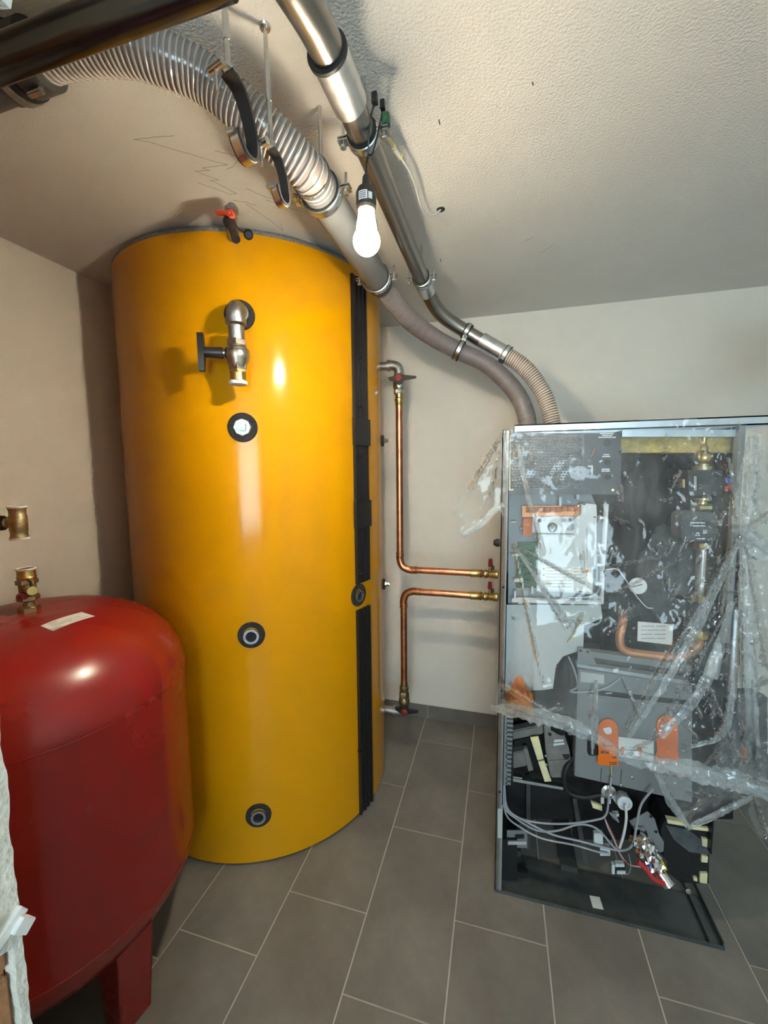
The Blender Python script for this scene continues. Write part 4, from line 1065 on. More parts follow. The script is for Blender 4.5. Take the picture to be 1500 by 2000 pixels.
for px, py in ((1054, 1017), (1101, 1016), (1112.5, 1016)): MB().cyl(at(px, py, Y=YF+0.021), at(px, py, Y=YF+0.016), 0.0068, 20).build('button', 'black_plastic', kp)
MB().ring(at(1079, 1030, Y=YF+0.018), (0, 1, 0), 0.0155, 0.011, 0.006, 28).build('dial_ring', 'pcb', kp)
MB().lathe([(0.0105, 0), (0.0105, 0.010), (0.008, 0.012), (0, 0.012)], at(1078, 1031, Y=YF+0.019), (0, -1, 0), 20).build('dial', 'pale_grey', kp)
for a, b in (((1146, 1030), (1150, 1094)), ((1138, 1064), (1141, 1096))): rect(a[0], a[1], b[0]-2.5, b[1], YF+0.0205, 0.002, 'cover_groove', 'tray_grey', cov)
for px, py in ((1061, 1151), (1134, 1156), (1162, 1010), (1160, 1114), (1141, 985)): rect(px-3, py-1.2, px+3, py+1.2, YF+0.0212, 0.001, 'cover_slot', 'dark_grey', cov)
stk = poly([(1057, 1104), (1159, 1109), (1156, 1157), (1054, 1150)], YF+0.0212, 0.0006, 'sticker', 'paper', cov, label='white instruction sticker')
for k in range(7):
    y = 1108+k*6.2
    bars(1066, y, 1116, (5, 3, 4, 2) if k % 2 else (3, 6, 3), 1.7, YF+0.0206, stk, 'greyink')
    if k < 5: bars(1120, y+1.5, 1138+(k % 2)*4, (4, 3), 1.5, YF+0.0206, stk, 'greyink')
    if k in (0, 2, 4, 6): poly([(1060, y+4), (1062, y), (1064, y+4)], YF+0.0206, 0.0005, 'warning_mark', 'ink', stk)
poly([(1142, 1113), (1150, 1113), (1149, 1117), (1146, 1120), (1143, 1117)], YF+0.0206, 0.0006, 'logo_mark', 'orange_rubber', stk)
poly([(1145, 1121), (1147, 1121), (1145, 1127), (1143.5, 1126)], YF+0.0206, 0.0006, 'logo_tail', 'greyink', stk)
# loom at the right of the controller
for k, off in enumerate((0, 3, 6)):
    wire_([(1168-off*0.3, 1060+off*4, YF+0.04), (1176, 1090, YF+0.03), (1176, 1130, YF+0.03), (1166, 1158+off*0.3, YF+0.04), (1145, 1166+off*0.4, YF+0.05), (1110, 1168, YF+0.055)], 0.003, 'loom_cable', 'cable_grey' if k else 'cable_white', boil)
wire_([(1182, 1112, YF+0.02), (1205, 1112, YF+0.02), (1222, 1132, YF+0.03), (1240, 1160, YF+0.05), (1262, 1185, YF+0.06), (1275, 1188, YF+0.07)], 0.002, 'sensor_lead', 'cable_white', boil)
# pale lower plate with chamfered corner
pl_ = poly([(986, 1181), (1174, 1182), (1176, 1207), (1141, 1222), (1139, 1268), (1100, 1282), (1086, 1300), (1080, 1345), (1060, 1348), (986, 1350)], YF+0.05, 0.004, 'lower_plate', 'plate_pale', boil, label='pale sheet metal plate')
rect(1100, 1170, 1150, 1182, YF+0.045, 0.01, 'plate_slot', 'dark_grey', pl_)
rect(1106, 1196, 1114, 1206, YF+0.04, 0.012, 'plug_connector', 'white', pl_)
for q in ((1012, 1172), (1024, 1174)): rect(q[0], q[1], q[0]+9, q[1]+8, YF+0.035, 0.016, 'plug_connector', 'cream', pl_)
wire_([(1140, 1196, YF+0.03), (1132, 1215, YF+0.03), (1120, 1240, YF+0.035), (1108, 1255, YF+0.045)], 0.002, 'earth_wire', 'cable_yellow', pl_)
# orange rubber cone
cc = at(1010, 1385, Y=YF+0.03); tt = at(1006, 1288, Y=YF+0.035)
m = MB(); m.lathe([(0.055, 0), (0.05, 0.04), (0.036, 0.11), (0.020, 0.16), (0.008, (tt-cc).length)], cc+Vector((0.004, 0.055, 0)), (0.02, 0, 1), 20)
m.build('orange_bellows', 'orange_rubber', boil, label='orange rubber bellows')
lump(1108, 1340, 30, 68, YF+0.09, 0.05, 21, 'black_hose_bundle', 'rubber', boil, 0.2)
lump(1090, 1395, 26, 38, YF+0.09, 0.05, 25, 'black_hose_bundle', 'rubber', boil, 0.2)
wire_([(1110, 1282, YF+0.06), (1122, 1310, YF+0.04), (1128, 1340, YF+0.04), (1114, 1350, YF+0.03), (1135, 1352, YF+0.02), (1180, 1345, YF+0.02), (1215, 1322, YF+0.03)], 0.0032, 'grey_lead', 'cable_grey', boil)
# bracket and sloping rail
poly([(1130, 1266), (1152, 1268), (1166, 1300), (1127, 1297)], YF+0.03, 0.006, 'angle_bracket', 'grey_box', boil)
for px, py in ((1134, 1271), (1148, 1273)): MB().cyl(at(px, py, Y=YF+0.031), at(px, py, Y=YF+0.027), 0.0045, 12).build('bolt', 'black_plastic', boil)
poly([(1150, 1272), (1350, 1300), (1350, 1312), (1155, 1284)], YF+0.045, 0.03, 'sloping_rail', 'grey_box', boil)
poly([(1155, 1284), (1350, 1312), (1350, 1328), (1162, 1300)], YF+0.07, 0.02, 'sloping_rail', 'dark_grey', boil)
poly([(1127, 1297), (1345, 1330), (1345, 1338), (1127, 1303)], YF+0.025, 0.03, 'sloping_rail', 'galv_sheet', boil)

# hydraulic group on the right: brass valve, actuator, pump, pipe, copper bend
hg = Vector(at(1372, 900, Y=YF+0.06))
def HX(py): return at(1374-(py-850)*0.024, py, Y=YF+0.06)
def vlathe(prof_px, name, mt, n=28, dx=0):
    """prof_px: (radius in m, pixel row)"""
    c = HX(prof_px[-1][1])+Vector((dx, 0, 0)); zs = [HX(py).z for _, py in prof_px]
    pr = sorted([(z-min(zs), r) for (r, _), z in zip(prof_px, zs)])
    return MB().lathe([(r, h_) for h_, r in pr], Vector((c.x, c.y, min(zs))), n=n).build(name, mt, boil)
vlathe([(0.008, 848), (0.010, 856), (0.008, 860), (0.008, 868), (0.012, 872), (0.014, 880), (0.010, 882)], 'valve_stem', 'brass')
vlathe([(0.012, 880), (0.022, 884), (0.027, 892), (0.026, 900), (0.020, 905), (0.016, 908)], 'valve_body', 'brass')
MB().torus(HX(892)+Vector((-0.012, -0.02, 0)), (0.7, -0.7, 0), 0.016, 0.005, 28).build('valve_eye', 'brass', boil)
vlathe([(0.020, 906), (0.020, 910), (0.030, 911), (0.030, 918)], 'valve_flange', 'dull_brass')
act = rrect(1344, 918, 1412, 968, 5, YF+0.012, 0.08, 'actuator', 'black_plastic', boil, bevel=0.002, label='black mixer actuator')
rect(1355.5, 930, 1360.5, 958, YF+0.0112, 0.001, 'print_line', 'greyink', act)
kn = at(1417, 946, Y=YF+0.02)
MB().lathe([(0.022, 0), (0.022, 0.014), (0.018, 0.018), (0, 0.018)], kn+Vector((0, 0.016, 0)), (0, -1, 0), 28).build('knob', 'black_plastic', act)
for a0, a1, mt in ((8, 100, 'blue'), (-98, 4, 'red_plastic')):
    pts = [kn+Vector((0, -0.0026, 0))+Vector((math.cos(math.radians(a0+(a1-a0)*i/10))*r, 0, math.sin(math.radians(a0+(a1-a0)*i/10))*r)) for r, rng in ((0.020, range(11)), (0.006, range(10, -1, -1))) for i in rng]
    MB().prism(pts, (0, 0.001, 0)).build('knob_sector', mt, act)
MB().cyl(at(1336, 936, Y=YF+0.05), at(1336, 952, Y=YF+0.05), 0.014, 16).build('fitting', 'dull_brass', boil)
vlathe([(0.026, 970), (0.030, 972), (0.030, 976), (0.018, 978), (0.018, 984)], 'union_nut', 'brass')
vlathe([(0.022, 984), (0.031, 987), (0.031, 993), (0.024, 996)], 'union_nut', 'brass', 6)
pu = rrect(1331, 1001, 1403, 1058, 12, YF+0.002, 0.085, 'pump_head', 'foam_grey', boil, bevel=0.004, label='dark grey pump head')
for x0, y0, x1, pr in ((1348, 1020, 1378, (3, 2, 3)), (1353, 1026, 1377, (4, 3)), (1360, 1040, 1366, (1,)), (1358, 1044, 1367, (1, 1)), (1361, 1051, 1377, (1, 1, 2))): bars(x0, y0, x1, pr, 2.3, YF+0.001, pu, 'white_print')
rect(1373, 1035, 1381.5, 1042, YF+0.001, 0.001, 'print_patch', 'greyink', pu)
vlathe([(0.022, 1060), (0.024, 1064), (0.024, 1070), (0.02, 1073)], 'union_nut', 'brass', 6)
vlathe([(0.0158, 1072), (0.0158, 1164)], 'steel_tube', 'zinc')
for py in (1131, 1137): MB().torus(HX(py), (0, 0, 1), 0.021, 0.0028, 28, 8).build('tube_ring', 'zinc', boil)
vlathe([(0.022, 1162), (0.024, 1164), (0.024, 1172), (0.02, 1174)], 'union_nut', 'brass', 6)
vlathe([(0.024, 1174), (0.026, 1190), (0.033, 1200), (0.033, 1222), (0.026, 1228)], 'check_valve', 'black_plastic')
vlathe([(0.024, 1228), (0.026, 1230), (0.026, 1244), (0.022, 1246)], 'compression_nut', 'brass', 8)
b0 = HX(1246)
cb = [b0, HX(1258), at(1349, 1272, Y=YF+0.06), at(1335, 1282, Y=YF+0.06), at(1300, 1283, Y=YF+0.06), at(1250, 1277, Y=YF+0.06), at(1224, 1272, Y=YF+0.06), at(1212, 1260, Y=YF+0.06), at(1211, 1240, Y=YF+0.062), at(1216, 1215, Y=YF+0.07), at(1216, 1196, Y=YF+0.10)]
MB().tube(cb, 0.0135, 20, smooth=6).build('copper_bend', 'copper_dull', boil, label='U-shaped copper pipe')
nl = poly([(1246, 1214), (1315, 1220), (1313, 1260), (1245, 1252)], YF+0.085, 0.002, 'rating_plate', 'paper', boil, label='white rating plate')
for k, pr in enumerate(((3, 2), (2, 4, 2), (3, 3), (5, 3))): bars(1252, 1222+k*8, 1300, pr, 2, YF+0.0845, nl, 'greyink')
ga = MB().lathe([(0.0, 0), (0.026, 0), (0.027, 0.006), (0.024, 0.008), (0.024, 0.006), (0, 0.006)], at(1245, 1144, Y=YF+0.075), (0, -1, 0.15), 28).build('gauge', 'white', boil, label='round white pressure gauge')
c = at(1245, 1144, Y=YF+0.0665)
MB().box(c, (0.032, 0.001, 0.0022), Matrix.Rotation(-0.35, 3, 'Y')).build('gauge_needle', 'ink', ga)
rect(1412, 1000, 1430, 1270, YF+0.10, 0.02, 'inner_post', 'black_plastic', boil)

rect(1352, 1262, 1432, 1600, YF+0.17, 0.01, 'inner_wall', 'black_matte', boil)
MB().lathe([(0.018, 0), (0.020, 0.004), (0.020, 0.115), (0.014, 0.12), (0.012, 0.16)], at(1388, 1322, Y=YF+0.06), at(1424, 1205, Y=YF+0.08)-at(1388, 1322, Y=YF+0.06), 24).build('drive_motor', 'plate_pale', boil, label='pale drive motor tube')
m = MB(); k_ = at(1425, 1250, Y=YF+0.05)
m.tube([at(1436, 1190, Y=YF+0.07), at(1430, 1290, Y=YF+0.05), at(1426, 1365, Y=YF+0.05)], 0.016, 18, smooth=5); m.build('silver_lance', 'galv', boil)
MB().cyl(at(1426, 1362, Y=YF+0.05), at(1424, 1392, Y=YF+0.05), 0.019, 20).build('lance_socket', 'black_plastic', boil)
sc_ = poly([(1392, 1352), (1470, 1348), (1500, 1362), (1500, 1560), (1400, 1545)], YF+0.06, 0.02, 'side_cover', 'foam_grey', boil, bevel=0.004, label='dark foam-lined side cover')
# ash box with round viewing slots
ab = poly([(1130, 1306), (1352, 1338), (1352, 1350), (1352, 1568), (1122, 1516)], YF+0.030, 0.25, 'ash_box', 'grey_box', boil, bevel=0.0015, label='grey painted ash box')
poly([(1150, 1346), (1346, 1368), (1346, 1378), (1160, 1357), (1146, 1354)], YF+0.0295, 0.001, 'box_slot', 'black_matte', ab)
poly([(1134, 1312), (1180, 1318), (1180, 1336), (1134, 1332)], YF+0.029, 0.002, 'box_label', 'plate_pale', ab)
poly([(1166, 1362), (1346, 1382), (1346, 1455), (1166, 1440)], YF+0.026, 0.005, 'box_door', 'grey_box', ab, bevel=0.001)
for x in (1147, ):
    rrect(x, 1434, x+22, 1476, 8, YF+0.0285, 0.002, 'hand_slot', 'black_matte', ab)
    rect(x+8, 1436, x+12, 1474, YF+0.027, 0.002, 'slot_edge', 'zinc', ab)
for x0, y0 in ((1174, 1500), (1213, 1503)): poly([(x0, y0), (x0+1.5, y0), (x0, y0+28), (x0-1.5, y0+28)], YF+0.0293, 0.001, 'box_fold', 'dark_grey', ab)
for px, py in ((1234, 1518), (1213, 1533)): MB().lathe([(0.006, 0), (0.0055, 0.004), (0, 0.006)], at(px, py, Y=YF+0.030), (0, -1, 0), 12).build('bolt', 'zinc', ab)
il = poly([(1208, 1439), (1277, 1447), (1276, 1488), (1208, 1477)], YF+0.022, 0.001, 'instruction_card', 'paper', ab, label='white instruction card')
for x0, y0 in ((1214, 1458), (1228, 1459), (1247, 1453), (1256, 1460)): bars(x0, y0, x0+10, (2, 1), 1.5, YF+0.0215, il, 'greyink')
rrect(1244, 1459, 1254, 1480, 3, YF+0.0213, 0.0008, 'printed_tag', 'orange_rubber', il)
rrect(1212, 1459, 1219, 1474, 2, YF+0.0213, 0.0008, 'printed_tag', 'orange_rubber', il)
def warning_tag(label, x0, y0, w, h, Y, wr):
    t_ = thing('warning_tag', label, 'tag', at(x0+w/2, y0+h, Y=Y))
    pts = []
    for k in range(13):
        a = PI+PI*k/12; pts.append((x0+w/2+w*0.46*math.cos(a), y0+h*0.22+h*0.21*math.sin(a)))
    pts += [(x0+w, y0+h*0.52), (x0+w*0.97, y0+h*0.58), (x0+w*0.97, y0+h*0.74), (x0+w, y0+h*0.79), (x0+w, y0+h), (x0+w*0.12, y0+h*0.985), (x0, y0+h*0.93), (x0, y0+h*0.80), (x0+w*0.06, y0+h*0.75), (x0+w*0.03, y0+h*0.57), (x0, y0+h*0.5)]
    cd = poly(pts, Y, 0.0018, 'card', 'orange', t_)
    MB().cyl(at(x0+w*0.48, y0+h*0.24, Y=Y), at(x0+w*0.48, y0+h*0.24, Y=Y-0.004), 0.0125, 22).build('latch_head', 'galv', t_)
    if wr:
        bars(x0+w*0.16, y0+h*0.68, x0+w*0.56, (2, 1, 2), 5.5, Y-0.0008, cd, 'ink')
        bars(x0+w*0.70, y0+h*0.80, x0+w*0.92, (1, 2), 4, Y-0.0008, cd, 'ink')
        bars(x0+w*0.55, y0+h*0.92, x0+w*0.92, (2, 3), 2, Y-0.0008, cd, 'ink')
        bars(x0+w*0.62, y0+h*0.955, x0+w*0.92, (3,), 2, Y-0.0008, cd, 'ink')
        bars(x0+w*0.25, y0+h*0.56, x0+w*0.75, (2, 2), 2, Y-0.0008, cd, 'ink')
    return t_
warning_tag('orange warning tag with black print, left one on the ash box', 1167, 1404, 41, 92, YF+0.018, True)
warning_tag('orange warning tag without clear print, right one behind the plastic film', 1281, 1396, 44, 96, YF+0.018, False)
wire_([(1194, 1496, YF+0.018), (1194, 1506, YF+0.016), (1195, 1515, YF+0.016)], 0.0016, 'tag_wire', 'cable_yellow', boil)

# slotted cable duct at the left
vd = MB(); P = []
yy = 1388
vd = rect(979, 1386, 990, 1534, YF+0.012, 0.025, 'cable_duct', 'grey_box', boil, label='grey slotted cable duct')
k = 0; y = 1388
while y < 1532:
    off = (6 if 3 < k < 13 else 3)
    poly([(988, y), (1003-0.04*(y-1388), y+1.5), (1003-0.04*(y-1388), y+6.3), (988, y+5)], YF+0.012, 0.02, 'duct_tooth', 'grey_box', vd)
    y += 8.7; k += 1
rect(988, 1384, 1002, 1534, YF+0.036, 0.004, 'duct_back', 'black_matte', vd)

# gear motor and drive parts
gm = thing_dummy = None
poly([(1000, 1428), (1060, 1416), (1062, 1434), (1000, 1446)], YF+0.075, 0.04, 'motor_shaft', 'cast_grey', boil, bevel=0.004)
gmo = poly([(1062, 1416), (1072, 1412), (1096, 1418), (1100, 1430), (1112, 1464), (1116, 1490), (1108, 1500), (1106, 1520), (1076, 1520), (1072, 1500), (1066, 1470)], YF+0.06, 0.07, 'gear_housing', 'cast_grey', boil, bevel=0.004, label='cast grey gear housing')
for px, py, r in ((1084, 1424, 0.009), (1074, 1434, 0.006), (1106, 1476, 0.012), (1098, 1432, 0.008)): MB().cyl(at(px, py, Y=YF+0.062), at(px, py, Y=YF+0.057), r, 16).build('housing_boss', 'black_matte', gmo)
for a, b in (((1082, 1448), (1100, 1446)), ((1081, 1455), (1102, 1452))): poly([(a[0], a[1]-2), (b[0], b[1]-2), (b[0]+1, b[1]+2), (a[0], a[1]+2)], YF+0.055, 0.004, 'housing_rib', 'pale_grey', gmo)
poly([(1072, 1486), (1106, 1484), (1106, 1487), (1072, 1489)], YF+0.056, 0.004, 'housing_rib', 'cast_grey', gmo)
poly([(1104, 1418), (1118, 1424), (1121, 1436), (1111, 1438)], YF+0.07, 0.03, 'housing_arm', 'cast_grey', boil, bevel=0.003)
poly([(1002, 1470), (1024, 1466), (1030, 1496), (1002, 1502)], YF+0.07, 0.05, 'motor_block', 'cast_grey', boil, bevel=0.003)
poly([(1022, 1462), (1030, 1462), (1042, 1505), (1032, 1507)], YF+0.06, 0.02, 'side_arm', 'cast_grey', boil, bevel=0.002)
poly([(1036, 1442), (1052, 1440), (1062, 1482), (1050, 1485)], YF+0.052, 0.008, 'cream_strip', 'cream', boil)
poly([(1051, 1488), (1063, 1486), (1077, 1526), (1064, 1527)], YF+0.052, 0.008, 'cream_strip', 'cream', boil)
for px, py in ((1066, 1476), (1067, 1493)): MB().lathe([(0.0045, 0), (0.004, 0.003), (0, 0.004)], at(px, py, Y=YF+0.055), (0, -1, 0), 12).build('bolt', 'zinc', boil)
poly([(1004, 1446), (1036, 1440), (1040, 1460), (1004, 1466)], YF+0.10, 0.03, 'motor_recess', 'black_matte', boil)
poly([(1000, 1520), (1100, 1538), (1100, 1543), (1000, 1526)], YF+0.06, 0.02, 'drive_rail', 'zinc', boil)
poly([(1000, 1516), (1020, 1519), (1020, 1522), (1000, 1519)], YF+0.06, 0.02, 'drive_rail', 'zinc', boil)
wire_([(1120, 1480, YF+0.07), (1106, 1500, YF+0.05), (1102, 1525, YF+0.045), (1112, 1548, YF+0.05), (1140, 1557, YF+0.05), (1172, 1552, YF+0.06)], 0.0075, 'black_hose', 'rubber', boil, 14)
rect(990, 1400, 1135, 1600, YF+0.16, 0.02, 'inner_wall', 'black_matte', boil)
rect(1120, 1520, 1300, 1640, YF+0.20, 0.02, 'inner_wall', 'black_matte', boil)
rect(1028, 1520, 1036, 1660, YF+0.13, 0.02, 'inner_strut', 'dark_grey', boil)
poly([(1118, 1560), (1126, 1560), (1150, 1690), (1140, 1690)], YF+0.12, 0.02, 'inner_strut', 'dark_grey', boil)
# motor flange and pulleys
def disc(px, py, Y, r, name, mt, th=0.02, n=24, **kw):
    return MB().lathe([(r*0.85, 0), (r, 0.003), (r, th), (r*0.6, th+0.003), (r*0.55, th-0.002), (0, th-0.002)], at(px, py, Y=Y), (0.1, -1, 0.1), n).build(name, mt, boil, **kw)
disc(1185, 1540, YF+0.06, 0.024, 'pulley', 'zinc'); disc(1216, 1562, YF+0.06, 0.024, 'sensor_head', 'pale_grey')
poly([(1196, 1560), (1212, 1550), (1228, 1556), (1224, 1572), (1206, 1574)], YF+0.055, 0.02, 'sensor_flange', 'plate_pale', boil, bevel=0.003)
for px, py, w, h_ in ((1174, 1558, 6, 12), (1188, 1560, 5, 10), (1197, 1590, 12, 5)): rect(px, py, px+w, py+h_, YF+0.05, 0.015, 'connector', 'pale_grey', boil)
poly([(1154, 1566), (1176, 1575), (1176, 1584), (1158, 1578)], YF+0.055, 0.01, 'cream_strip', 'cream', boil)
# low loom of cables
wire_([(983, 1530, YF+0.03), (984, 1565, YF+0.02), (1000, 1590, YF+0.02), (1040, 1605, YF+0.02), (1100, 1609, YF+0.015), (1160, 1602, YF+0.015), (1183, 1592, YF+0.015), (1189, 1560, YF+0.015), (1194, 1517, YF+0.016)], 0.0034, 'loom_cable', 'cable_grey', boil)
wire_([(981, 1530, YF+0.03), (984, 1575, YF+0.02), (1010, 1600, YF+0.02), (1050, 1622, YF+0.018), (1090, 1622, YF+0.015), (1130, 1610, YF+0.015), (1165, 1618, YF+0.015), (1195, 1650, YF+0.01), (1210, 1664, YF+0.01)], 0.0036, 'loom_cable', 'cable_grey', boil)
wire_([(985, 1532, YF+0.03), (992, 1580, YF+0.02), (1030, 1606, YF+0.016), (1080, 1630, YF+0.014), (1130, 1642, YF+0.012), (1180, 1655, YF+0.010), (1215, 1661, YF+0.01), (1235, 1650, YF+0.0), (1243, 1615, YF+0.0), (1252, 1572, YF+0.0), (1276, 1540, YF+0.0)], 0.0036, 'loom_cable', 'cable_grey', boil)
wire_([(983, 1535, YF+0.03), (988, 1590, YF+0.02), (1020, 1618, YF+0.02), (1060, 1638, YF+0.014), (1120, 1650, YF+0.012), (1165, 1663, YF+0.01), (1190, 1668, YF+0.01)], 0.0032, 'loom_cable', 'cable_grey', boil)
wire_([(1222, 1572, YF+0.03), (1223, 1600, YF+0.01), (1218, 1630, YF+0.005), (1210, 1656, YF+0.005)], 0.0042, 'loom_cable', 'cable_white', boil)
for k in range(3):
    wire_([(1180, 1595, YF+0.03), (1186+k*2, 1615, YF+0.02), (1198+k*2, 1640, YF+0.012), (1212, 1668+k*2, YF+0.01), (1228+k, 1688, YF+0.02), (1252, 1695-k*2, YF+0.01)], 0.0012, 'thin_wire', ('cable_grey', 'cable_white', 'red_tape')[k], boil, 6)
for k in range(5): poly([(1190+k*3, 1588+k*1.5), (1192+k*3, 1587+k*1.5), (1200+k*2.4, 1598+k*2), (1198+k*2.4, 1599+k*2)], YF+0.035, 0.004, 'wire_end', 'cable_grey', boil)
# plug pieces
for x0, y0, x1, y1 in ((1160, 1628, 1178, 1650), (1172, 1654, 1192, 1672), (1195, 1690, 1201, 1708), (1202, 1688, 1220, 1694), (1205, 1702, 1222, 1708)): rect(x0, y0, x1, y1, YF+0.02, 0.016, 'plug', 'pale_grey', boil, bevel=0.001)
rect(1201, 1691, 1222, 1705, YF+0.024, 0.016, 'plug_core', 'black_plastic', boil)
wire_([(1228, 1668, YF+0.015), (1232, 1690, YF+0.015), (1228, 1706, YF+0.02), (1220, 1707, YF+0.022)], 0.0013, 'thin_wire', 'cable_grey', boil, 6)
# bracket on the left rail
br = rect(990, 1622, 1030, 1656, YF+0.06, 0.003, 'rail_bracket', 'grey_box', boil)
rect(1006, 1630, 1024, 1640, YF+0.058, 0.003, 'bracket_slot', 'black_matte', br)
rect(992, 1644, 1028, 1650, YF+0.045, 0.02, 'bracket_lip', 'plate_pale', br)
rect(972, 1580, 981, 1637, YF-0.003, 0.004, 'door_catch', 'plate_pale', boil)
rect(970, 1640, 1010, 1720, YF+0.05, 0.10, 'corner_shadow_block', 'black_matte', boil, label='black block standing for the corner shade')  # matte black block added to give the shade of the lower left corner

# silver foil duct, capacitor, grey plate and black mat at the lower right
fo = at(1240, 1625, Y=YF+0.02); fo2 = at(1285, 1700, Y=YF+0.01); fd = fo2-fo
vs = []; fs = []; NN, KK = 20, 16; fr = frame(fd)
for i in range(KK+1):
    for j in range(NN):
        a = 2*PI*j/NN; q = Vector((math.cos(a)*2.2, math.sin(a)*2.2, i*0.55))
        rr = 0.030+0.012*noise.noise(q*1.3)+0.007*noise.noise(q*3.1)
        if i == 0 or i == KK: rr *= 0.55
        vs.append(fo+fd*(i/KK)+(fr[0]*math.cos(a)+fr[1]*math.sin(a))*rr)
for i in range(KK):
    for j in range(NN):
        q = (j+1) % NN; fs.append((i*NN+j, i*NN+q, (i+1)*NN+q, (i+1)*NN+j))
fs.append(tuple(range(NN))); fs.append(tuple(KK*NN+j for j in range(NN)))
MB().add(vs, fs).build('foil_duct', 'foil', boil, flat=True, label='crumpled silver foil duct')
cd = (fo2-fo).normalized()
cap = MB().cyl(fo2-cd*0.010, fo2+cd*0.030+Vector((0.008, -0.02, 0)), 0.022, 24).build('capacitor', 'foil', boil, label='silver capacitor end with red tape')
MB().tube([at(1246, 1682, Y=YF-0.02), at(1262, 1698, Y=YF-0.025), at(1276, 1716, Y=YF-0.03), at(1298, 1726, Y=YF-0.025)], 0.007, 10, smooth=5).build('red_tape', 'red_tape', cap)
poly([(1283, 1676), (1296, 1684), (1304, 1700), (1292, 1700), (1284, 1690)], YF-0.005, 0.02, 'yellow_tape', 'yellow_tape', boil)
rect(1268, 1680, 1278, 1698, YF-0.012, 0.012, 'blue_tape', 'blue', boil)
gpz = poly([(1229, 1604), (1265, 1585), (1279, 1600), (1288, 1630), (1297, 1645), (1296, 1664), (1288, 1666), (1246, 1634)], YF+0.05, 0.004, 'grey_plate', 'grey_box', boil, bevel=0.001, label='grey plate with holes')
for px, py in ((1271, 1594), (1281, 1624)): MB().cyl(at(px, py, Y=YF+0.0505), at(px, py, Y=YF+0.048), 0.0052, 14).build('plate_hole', 'black_matte', gpz)
rect(1243, 1616, 1258, 1626, YF+0.048, 0.001, 'plate_label', 'paper', gpz)
poly([(1246, 1636), (1290, 1668), (1304, 1684), (1300, 1692), (1246, 1646)], YF+0.045, 0.02, 'plate_edge', 'dark_grey', boil)
bm_ = poly([(1290, 1620), (1300, 1600), (1384, 1612), (1386, 1640), (1384, 1726), (1330, 1724), (1298, 1700), (1296, 1660)], YF+0.06, 0.10, 'rubber_mat', 'black_matte', boil, label='black foam mat')
poly([(1300, 1612), (1346, 1622), (1382, 1650), (1386, 1670), (1346, 1664), (1316, 1640)], YF+0.055, 0.004, 'mat_flap', 'foam_grey', bm_)
for q in (((1371, 1637), (1385, 1640), (1384, 1656), (1372, 1652)), ((1371, 1671), (1383, 1674), (1382, 1685), (1370, 1684)), ((1368, 1706), (1382, 1706), (1381, 1726), (1367, 1724)), ((1303, 1601), (1345, 1609), (1345, 1615), (1304, 1608)), ((1350, 1614), (1384, 1618), (1385, 1624), (1352, 1620)), ((1355, 1714), (1362, 1715), (1362, 1722), (1355, 1720))):
    poly(list(q), YF+0.052, 0.02, 'cream_block', 'cream', bm_)
m = MB(); m.M = mtx(at(1342, 1738, Y=YF+0.02), (0.1, -1, 0.3)); m.lathe([(0.008, 0), (0.008, 0.008), (0, 0.009)], n=12); m.build('rail_screw', 'zinc', boil)
# box body filling the casing behind the front parts
MB().b2((X0+0.02, YF+0.36, 0.14), (X1-0.03, YK-0.01, 1.66)).build('boiler_body', 'black_matte', boil)
MB().lathe([(0.0, 0), (0.014, 0), (0.016, 0.012), (0.010, 0.024), (0, 0.026)], (X0-0.001, 1.62, at(968, 1060, Y=1.62).z), (-1, 0, 0), 16).build('cable_gland', 'black_plastic', boil)

